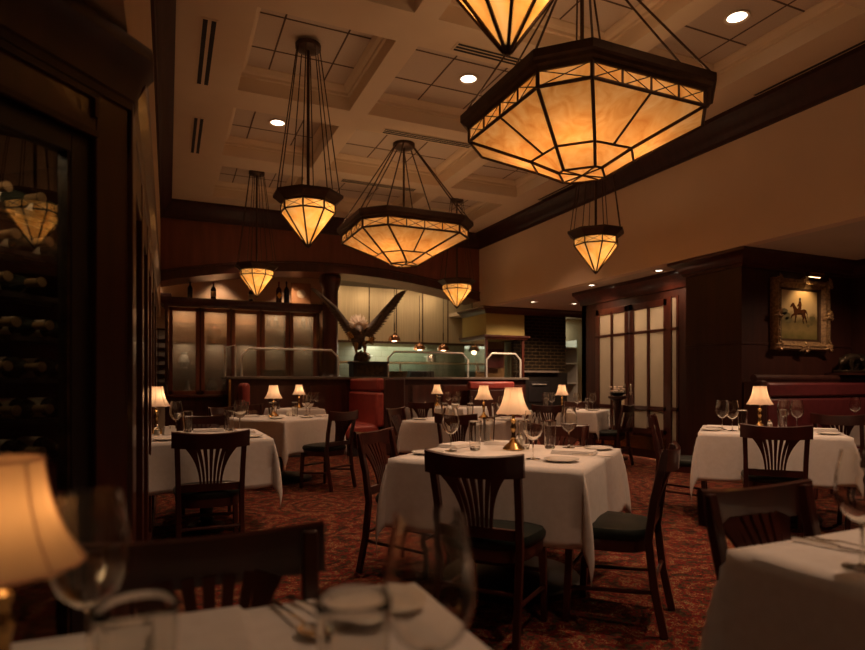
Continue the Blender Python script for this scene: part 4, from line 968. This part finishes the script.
# ------------------------------------------------------------------ tables and cloths
def make_table(a, b_, H=.75):
    t = thing('dining_table', '', 'table')
    obj('tabletop', MB().box(-a, a, -b_, b_, H - .03, H), 'mahogany_dark', t, bevel=.005)
    r = min(a, b_) * (.74 if abs(a - b_) < .01 else .32)
    obj('base', MB().lathe([(0, 0), (r, 0), (r, .035), (r * .96, .05), (r * .3, .075), (.06, .10), (0, .101)], 32), 'black_box', t)
    obj('column', MB().lathe([(.05, .09), (.045, .70), (.10, .70), (.10, .72), (0, .721)], 18), 'black_box', t)
    return t
def cloth(a, b_, over, seed, H=.754, n=15, m=11):
    """square linen laid on a table top: sides hang, corners fall as folded points"""
    rnd = random.Random(seed); ph = [rnd.uniform(0, 6.28) for _ in range(8)]
    def axis(h): return [-h - over * (m - i) / m for i in range(m)] + [-h + 2 * h * i / n for i in range(n + 1)] + [h + over * (i + 1) / m for i in range(m)]
    X, Y = axis(a), axis(b_); mb = MB(); vs = []
    for y in Y:
        for x in X:
            cx, cy = max(-a, min(a, x)), max(-b_, min(b_, y)); dx, dy = x - cx, y - cy
            rr = math.hypot(dx, dy)
            if rr < 1e-9:
                vs.append((x, y, H + .0015 * sin(7 * x + ph[0]) * sin(8 * y + ph[1]))); continue
            th = math.atan2(abs(dy), abs(dx)); k = sin(2 * th)
            along = (cy if abs(dx) > abs(dy) else cx)
            f = (.045 + .185 * k ** 1.2) * (1 - .28 * k * min(rr / over, 1.4) ** 2)
            w = .022 * sin(9 * along + ph[2]) + .015 * sin(17 * along + ph[3])
            q = min(rr / over, 1.); edge = min(q * 3, 1)
            out = rr * f + .006 * edge + w * q * (1 - k) + .03 * k * (1 - k) * sin(ph[4] + 5 * th) * q
            # corner quadrant folds together toward its bisector
            t2 = PI / 4 + (th - PI / 4) * (1 - .35 * q * 0 ) ; ux, uy = cos(t2) * math.copysign(1, dx or 1), sin(t2) * math.copysign(1, dy or 1)
            if dx == 0: ux = 0
            if dy == 0: uy = 0
            drop = rr * math.sqrt(max(1 - f * f, .1))
            drop = max(drop - .012 * (1 - math.exp(-rr / .02)), 0) if rr > .0 else 0
            vs.append((cx + ux * out, cy + uy * out, H - drop))
    w_ = len(X); fs = [(j * w_ + i, j * w_ + i + 1, (j + 1) * w_ + i + 1, (j + 1) * w_ + i) for j in range(len(Y) - 1) for i in range(w_ - 1)]
    mb.add(vs, fs)
    return mb
tproto = {}
def table(c, a, b_, rz, over, label, clabel, H=.75):
    key = (a, b_, H)
    if key not in tproto:
        tproto[key] = make_table(a, b_, H); t = tproto[key]; t.location = (*c, 0); t.rotation_euler = (0, 0, rz); t['label'] = label; t['group'] = 'pedestal dining tables'
    else: t = dup(tproto[key], (*c, 0), rz, label, 'pedestal dining tables')
    o = obj('tablecloth', cloth(a, b_, over, hash(label) % 97 if False else len(label), H + .003), 'linen', ang=1.6)
    md = o.modifiers.new('cloth_thickness', 'SOLIDIFY'); md.thickness = .002; md.offset = 1
    o.location = (*c, 0); o.rotation_euler = (0, 0, rz)
    tag(o, clabel, 'tablecloth', 'white tablecloths')
for args in [
    (TA, .535, .535, R40, .385, 'square pedestal table in the middle of the picture, on a black round base', 'white cloth with pointed corners on the central table'),
    (TB, .44, .53, 0, .37, 'square pedestal table by the left wood wall', 'white cloth on the table by the left wall, behind its fan-back chair'),
    (TC_, .53, .53, R40, .40, 'second table on the left, in front of the red booth', 'white cloth on the second left table, its long corner hanging toward the viewer'),
    (TD, .40, .40, 0, .30, 'small far table at the foot of the bar on the left', 'white cloth on the small table at the foot of the bar'),
    (TE, .53, .53, R40, .36, 'table directly behind the central one', 'white cloth on the table directly behind the central one'),
    (TF, .53, .53, R40, .33, 'far table before the kitchen part of the bar', 'white cloth on the far table before the kitchen part of the bar'),
    (TG, .53, .53, R40, .30, 'table beside the frosted glass doors', 'white cloth on the table beside the frosted glass doors'),
    (TJ, .535, .535, R40, .40, 'table with a lamp before the wine red banquette', 'white cloth on the right table with the lamp, in front of the dark pier'),
    (TK, .37, .37, rad(45), .26, 'corner table beside the banquette at the right edge', 'white cloth on the corner table at the right edge, beside the banquette'),
    ((1.81, .53), .53, .55, 0, .45, 'near right table cut by the picture corner', 'white cloth on the near right table cut by the picture corner'),
    ((-.10, .62), .56, .53, 0, .40, 'near left table in the dark foreground', 'white cloth on the near left table under the blurred lamp and glasses')]:
    table(*args)

# ------------------------------------------------------------------ table things
Z = .7575
def make_wine():
    t = thing('wine_glass', '', 'wine glass')
    obj('foot', MB().lathe([(0, .001), (.038, .001), (.039, .003), (.012, .007), (.005, .012), (0, .013)], 20), 'glass_thick', t)
    obj('stem', MB().lathe([(.005, .011), (.0036, .03), (.0036, .085), (.006, .100), (.009, .104)], 8), 'glass_thick', t)
    obj('bowl', MB().lathe([(0, .101), (.020, .107), (.040, .125), (.051, .150), (.054, .172), (.051, .205), (.044, .240), (.0405, .262), (.0392, .262), (.043, .238), (.0498, .205), (.0525, .172), (.0495, .151), (.038, .127), (.018, .109), (0, .104)], 28), 'glass_clear', t)
    return t
wine = make_wine()
tum = obj('tumbler', MB().lathe([(0, .001), (.030, .001), (.033, .010), (.0336, .018), (.0378, .098), (.0414, .168), (.042, .178), (.0405, .180), (.039, .178), (.0386, .168), (.0350, .098), (.0306, .032), (.030, .022), (0, .02)], 24), 'glass_thick'); tag(tum, '', 'tumbler')
plate = obj('side_plate', MB().lathe([(0, .004), (.055, .004), (.06, .001), (.066, .004), (.092, .0125), (.094, .0145), (.090, .0155), (.066, .008), (.055, .007), (0, .007)], 32), 'china'); tag(plate, '', 'plate')
nb = MB()
for k, (hw, hl) in enumerate(((.075, .125), (.073, .123), (.070, .121))):
    nb.box(-hl, hl, -hw + .004 * k, hw, k * .007, k * .007 + .0066)
napkin = obj('folded_napkin', nb, 'linen', bevel=.003); tag(napkin, '', 'napkin')
def make_fork():
    b = MB(); b.strip([(-.10, 0, .003), (-.03, 0, .006), (.03, 0, .009), (.045, 0, .007)], [.012, .006, .006, .020], .0025, (0, 1, 0))
    for k in range(4): b.strip([(.044, -.0075 + .005 * k, .0065), (.07, -.008 + .0053 * k, .004), (.10, -.008 + .0053 * k, .006)], [.0035, .003, .0018], .002, (0, 1, 0))
    return b
def make_spoon():
    b = MB(); b.strip([(-.10, 0, .003), (-.03, 0, .008), (.035, 0, .010), (.045, 0, .008)], [.013, .006, .005, .008], .003, (0, 1, 0))
    rings = []
    for i in range(9):
        f = i / 8; w = .022 * math.sqrt(max(sin(f * PI) * (1.15 - .3 * f), .003)); x = .042 + .065 * f
        rings.append([(x, w * cos(PI * j / 6), .009 - .007 * sin(PI * j / 6) * sin(f * PI)) for j in range(7)])
    b.loft(rings, False, False); return b
def make_knife():
    b = MB(); b.strip([(-.11, 0, .005), (-.02, 0, .006), (.0, 0, .005)], [.015, .012, .010], .007, (0, 1, 0)); b.strip([(0, 0, .004), (.06, .002, .003), (.10, .003, .003), (.115, .005, .003)], [.016, .019, .016, .003], .002, (0, 1, 0)); return b
fork = tag(obj('fork', make_fork(), 'chrome'), '', 'fork'); spoon = tag(obj('spoon', make_spoon(), 'chrome'), '', 'spoon'); knife = tag(obj('knife', make_knife(), 'chrome'), '', 'knife')
def make_shaker():
    t = thing('salt_shaker', '', 'salt shaker')
    obj('body', MB().lathe([(0, .001), (.020, .001), (.022, .008), (.022, .055), (.016, .065), (0, .066)], 12), 'glass_thick', t); obj('filling', MB().lathe([(0, .004), (.018, .004), (.018, .045), (0, .046)], 12), 'salt', t); obj('cap', MB().lathe([(.0165, .063), (.018, .066), (.018, .076), (.010, .086), (0, .087)], 12), 'chrome', t)
    return t
shaker = make_shaker()
card = thing('condiment_caddy', '', 'caddy')
b = MB(); b.box(-.045, .045, -.03, .03, 0, .006); b.box(-.045, .045, -.03, -.027, 0, .05); b.box(-.045, .045, .027, .03, 0, .05); b.box(-.045, -.042, -.03, .03, 0, .05); b.box(.042, .045, -.03, .03, 0, .05); obj('holder', b, 'china', card)
obj('packets', MB().box(-.038, -.004, -.022, .022, .006, .068).box(.002, .038, -.022, .022, .006, .072), 'salt', card)
def make_lamp(shade, em):
    t = thing('table_lamp', '', 'table lamp')
    obj('base', MB().lathe([(0, 0), (.066, .0), (.068, .006), (.062, .012), (.055, .020), (.030, .042), (.020, .056), (.013, .066), (0, .067)], 28), 'brass', t)
    obj('stem', MB().lathe([(.012, .062), (.016, .07), (.016, .078), (.011, .085), (.014, .12), (.019, .135), (.014, .15), (.012, .165), (.018, .175), (.018, .182), (.009, .19), (.009, .25), (0, .251)], 16), 'brass', t)
    n = 48; rings = []
    for i in range(9):
        f = i / 8; r = .053 + .018 * f + .036 * f ** 2.6; z = .382 - .158 * f
        rr = []
        for j in range(n):
            a = 2 * PI * j / n; w = 1 + .016 * abs(sin(4 * a)) * (.5 + f) - .012
            rr.append((r * w * cos(a), r * w * sin(a), z - (.007 * (1 - abs(sin(4 * a))) if i == 8 else 0)))
        rings.append(rr)
    s = obj('lamp_shade', MB().loft(rings, cap=False), shade, t, ang=1.2)
    q = MB(); 
    for i, (r, zz) in enumerate(((.053, .382), (.106, .224))):
        q.tube([(r * cos(2 * PI * j / 32), r * sin(2 * PI * j / 32), zz) for j in range(33)], .0028, 5)
    for k in range(8):
        a = 2 * PI * k / 8 ; q.tube([(rg[0] * 1.004 * cos(a), rg[0] * 1.004 * sin(a), rg[1]) for rg in [((.053 + .018 * i / 8 + .036 * (i / 8) ** 2.6) * .990, .382 - .158 * i / 8) for i in range(9)]], .0016, 4)
    tr = obj('trim', q, shade, s)
    obj('bulb', MB().lathe([(0, .25), (.012, .252), (.014, .275), (.024, .30), (.02, .325), (0, .335)], 12), 'bulb', t)
    lamp_light('lamp_light', 'POINT', em, WARM, t, (.028, 0, .31), .03)
    return t
lamp = make_lamp('shade_cloth', .6)
kind = {'wine': (wine, 'wine glasses on the tables'), 'tumbler': (tum, 'water tumblers on the tables'), 'plate': (plate, 'side plates on the tables'), 'napkin': (napkin, 'folded napkins'), 'fork': (fork, 'forks'),
        'spoon': (spoon, 'spoons'), 'knife': (knife, 'knives'), 'shaker': (shaker, 'salt shakers'), 'card': (card, 'condiment caddies'), 'lamp': (lamp, 'small brass table lamps')}
nm = {'wine': 'clear wine glass', 'tumbler': 'tall clear tumbler', 'plate': 'white side plate', 'napkin': 'folded white napkin', 'fork': 'steel fork', 'spoon': 'steel spoon', 'knife': 'steel knife', 'shaker': 'glass salt shaker', 'card': 'white condiment caddy', 'lamp': 'brass table lamp'}
def put(k, x, y, rz, where, z=Z, scale=None):
    p, g = kind[k]
    place(p, (x, y, z), rz, nm[k] + ' ' + where, g, scale)
def lay(c, rot, items, base=R40):
    for it in items:
        k, a, b_, where = it[:4]; x, y = uv(c, a, b_, rot)
        put(k, x, y, it[4] if len(it) > 4 else (base if rot else 0), where, Z + (it[5] if len(it) > 5 else 0))
lay(TA, True, [
    ('lamp', .17, .05, 'on the central table, behind the front chair back'),
    ('wine', -.09, .36, 'at the left of the central table'), ('tumbler', .03, .25, 'on the central table, just right of its left wine glass'),
    ('tumbler', .40, .30, 'on the central table, left of its lamp and farther back'), ('wine', -.24, -.20, 'on the central table, just right of its lamp'),
    ('tumbler', .20, -.01, 'on the central table, right behind the lamp stem'), ('tumbler', .32, -.14, 'on the central table, between its two right wine glasses'),
    ('wine', .40, -.24, 'at the right of the central table, the tallest outline there'), ('napkin', .12, -.34, 'on the central table, between the two right plates', rad(-48)),
    ('plate', -.26, -.36, 'nearest the front right corner of the central table'), ('plate', .40, -.42, 'at the right rear corner of the central table'),
    ('shaker', .38, .08, 'behind the tumblers of the central table'), ('plate', -.28, .42, 'at the far left corner of the central table'),
    ('napkin', .18, .43, 'at the left rear edge of the central table', rad(30)), ('napkin', .43, .20, 'lying at the far edge of the central table, behind the lamp', rad(-45)),
    ('fork', .26, -.30, 'beside the rear right plate on the central table', rad(-50), .024), ('knife', .02, -.46, 'on the central table edge, right of the napkin', rad(-50))])
lay(TB, False, [
    ('lamp', -.37, .30, 'at the left end of the table by the wood wall'), ('card', -.27, .10, 'in front of the lamp on the table by the left wall', .3),
    ('shaker', -.36, .10, 'left of the condiment caddy on the left wall table'), ('plate', -.30, -.36, 'at the near left corner of the table by the wood wall'),
    ('wine', -.22, .32, 'right of the lamp on the table by the left wall'), ('tumbler', -.13, .33, 'on the left wall table, left of the white napkin'),
    ('napkin', .04, .36, 'at the far edge of the table by the left wall'), ('tumbler', .20, .30, 'on the left wall table, right of the napkin'),
    ('wine', .30, .42, 'at the right rear of the table by the left wall'), ('napkin', .31, .14, 'at the right side of the table by the left wall', rad(90)),
    ('plate', .30, -.36, 'at the near right corner of the table by the wood wall')])
lay(TC_, True, [
    ('lamp', .12, .19, 'on the second left table, before the bar'), ('tumbler', .30, .34, 'left of the lamp on the second left table'),
    ('tumbler', -.02, .10, 'in front of the lamp on the second left table'), ('plate', -.28, -.20, 'at the near corner of the second left table'),
    ('card', .30, .08, 'just right of the lamp on the second left table', .6), ('tumbler', .20, -.08, 'on the second left table, right of the white caddy'),
    ('wine', .26, -.26, 'at the right of the second left table'), ('plate', .05, -.38, 'at the right side of the second left table'),
    ('napkin', -.12, .38, 'at the left of the second left table', rad(10)), ('tumbler', -.08, .46, 'at the far left corner of the second left table'),
    ('napkin', .36, -.42, 'at the right corner of the second left table', rad(30)), ('wine', .42, -.08, 'at the back of the second left table')])
lay(TD, False, [('lamp', .10, .14, 'on the small table at the foot of the bar'), ('wine', .20, -.04, 'left on the small bar-foot table, beside its lamp'), ('wine', .29, .10, 'in the middle of the small bar-foot table'),
    ('wine', .35, -.08, 'at the right of the small bar-foot table'), ('napkin', .20, -.28, 'on the front of the small bar-foot table'), ('tumbler', -.28, -.10, 'at the left of the small bar-foot table')])
lay(TE, True, [('lamp', .15, -.17, 'on the table behind the central one'), ('wine', .28, -.34, 'right of the lamp on the table behind the central one'), ('wine', .04, .14, 'left of the lamp on the table behind the central one'),
    ('tumbler', .10, -.02, 'left of the lamp stem on the table behind the central one'), ('tumbler', .12, .32, 'farther left on the table behind the central one'), ('napkin', -.22, -.16, 'in front of the lamp on the table behind the central one', .2),
    ('napkin', -.02, -.44, 'at the right of the table behind the central one', rad(-48)), ('plate', -.36, .40, 'at the left corner of the table behind the central one'), ('plate', .36, -.38, 'at the far right corner of the table behind the central one'), ('tumbler', .38, -.22, 'at the back right of the table behind the central one')])
lay(TF, True, [('lamp', .12, .25, 'on the far table before the kitchen guards'), ('shaker', -.05, .40, 'left of the lamp on the far kitchen-side table'), ('tumbler', .02, .16, 'just right of the lamp on the far kitchen-side table'),
    ('wine', .10, .02, 'in the middle of the far kitchen-side table'), ('wine', .22, -.12, 'right of the middle on the far kitchen-side table'), ('napkin', -.22, -.02, 'at the front of the far kitchen-side table', .3),
    ('napkin', -.02, -.34, 'at the right of the far kitchen-side table', -.5), ('tumbler', .34, -.32, 'at the right corner of the far kitchen-side table')])
lay(TG, True, [('lamp', .20, .14, 'on the table beside the frosted doors'), ('wine', .20, .40, 'leftmost on the table beside the frosted doors'), ('wine', .34, .34, 'next to the lamp on the table beside the frosted doors'),
    ('wine', .10, -.12, 'right of the lamp on the table beside the frosted doors'), ('wine', .38, -.30, 'at the right of the table beside the frosted doors'), ('tumbler', .10, -.28, 'at the right of the table beside the frosted doors'),
    ('napkin', -.25, -.05, 'at the front of the table beside the frosted doors', rad(-48)), ('plate', -.12, -.40, 'at the right corner of the table beside the frosted doors'), ('tumbler', .06, .36, 'at the left of the table beside the frosted doors')])
lay(TJ, True, [('wine', -.20, .28, 'front left on the banquette lamp table, paired with another'), ('wine', -.06, .36, 'at the left of the banquette lamp table, behind its pair'), ('tumbler', -.14, .20, 'on the lamp table before the banquette, left of the lamp'),
    ('lamp', .10, .06, 'on the table before the wine red banquette'), ('shaker', .14, -.02, 'right of the lamp on the table before the banquette'), ('tumbler', .20, -.12, 'on the lamp table before the banquette, right of the lamp'),
    ('wine', .34, -.14, 'right of the lamp on the banquette lamp table, left of its pair'), ('wine', .28, -.24, 'farthest right on the banquette lamp table'),
    ('napkin', .10, .42, 'at the left rear corner of the lamp table before the banquette', R40), ('plate', -.22, .44, 'at the left front corner of the lamp table before the banquette'),
    ('plate', -.24, -.42, 'at the right corner of the lamp table before the banquette'), ('napkin', .16, -.40, 'at the right rear side of the lamp table before the banquette', rad(-48))])
x, y = TK
put('wine', 6.80, 4.12, 0, 'at the left of the corner table by the banquette'); put('tumbler', 6.88, 4.00, 0, 'on the corner table by the banquette'); put('napkin', 7.15, 4.0, .4, 'on the corner table by the banquette')
# near right table
put('wine', 1.41, .84, 0, 'on the near right table at the picture edge'); put('knife', 1.53, .965, rad(100) - PI, 'lying on the near right table, left one of the two utensils'); put('fork', 1.575, .955, rad(100) - PI + PI, 'lying on the near right table beside the knife')
put('napkin', 1.83, .93, 0, 'on the far side of the near right table')
# near left table
o = make_lamp('shade_amber', .10); o.location = (-.19, .90, Z); o.scale = (.86, .86, .83); o['group'] = 'small brass table lamps'; o['label'] = 'blurred brass table lamp with amber shade at the lower left edge'
put('wine', -.10, .955, 0, 'in the foreground, right of the blurred lamp'); put('tumbler', -.03, .71, 0, 'in the foreground, front left beside the napkin'); put('wine', .275, .635, 0, 'large in the foreground, beside the plate')
put('tumbler', .185, .635, 0, 'in the foreground, in front of the plate'); put('plate', .345, 1.045, 0, 'in the foreground, beyond the large wine glass')
put('napkin', .055, .99, PI / 2, 'in the foreground, left of the two spoons'); put('spoon', .20, 1.055, rad(-78), 'in the foreground, nearest the napkin'); put('spoon', .245, 1.075, rad(-70), 'in the foreground, nearest the plate')

# ------------------------------------------------------------------ light, camera, view
w = bpy.data.worlds.new('World'); sc.world = w; w.use_nodes = True
w.node_tree.nodes['Background'].inputs[0].default_value = (1, .75, .55, 1); w.node_tree.nodes['Background'].inputs[1].default_value = .0
cam = bpy.data.cameras.new('camera'); co = bpy.data.objects.new('camera', cam); C.objects.link(co); sc.camera = co
F = 602.; yaw = math.atan((432.5 - 168) / F)
co.location = (0, 0, 1.17); co.rotation_euler = (PI / 2, 0, -yaw)
cam.sensor_width = 36; cam.sensor_fit = 'HORIZONTAL'; cam.lens = F / 865 * 36; cam.shift_y = 58 / 865; cam.clip_start = .02
cam.dof.use_dof = True; cam.dof.focus_distance = 4.6; cam.dof.aperture_fstop = cam.lens / 11.5
vs = sc.view_settings; vs.view_transform = 'Standard'; vs.look = 'None'; vs.gamma = 1; vs.use_curve_mapping = False; vs.exposure = .25
sc.display_settings.display_device = 'sRGB'
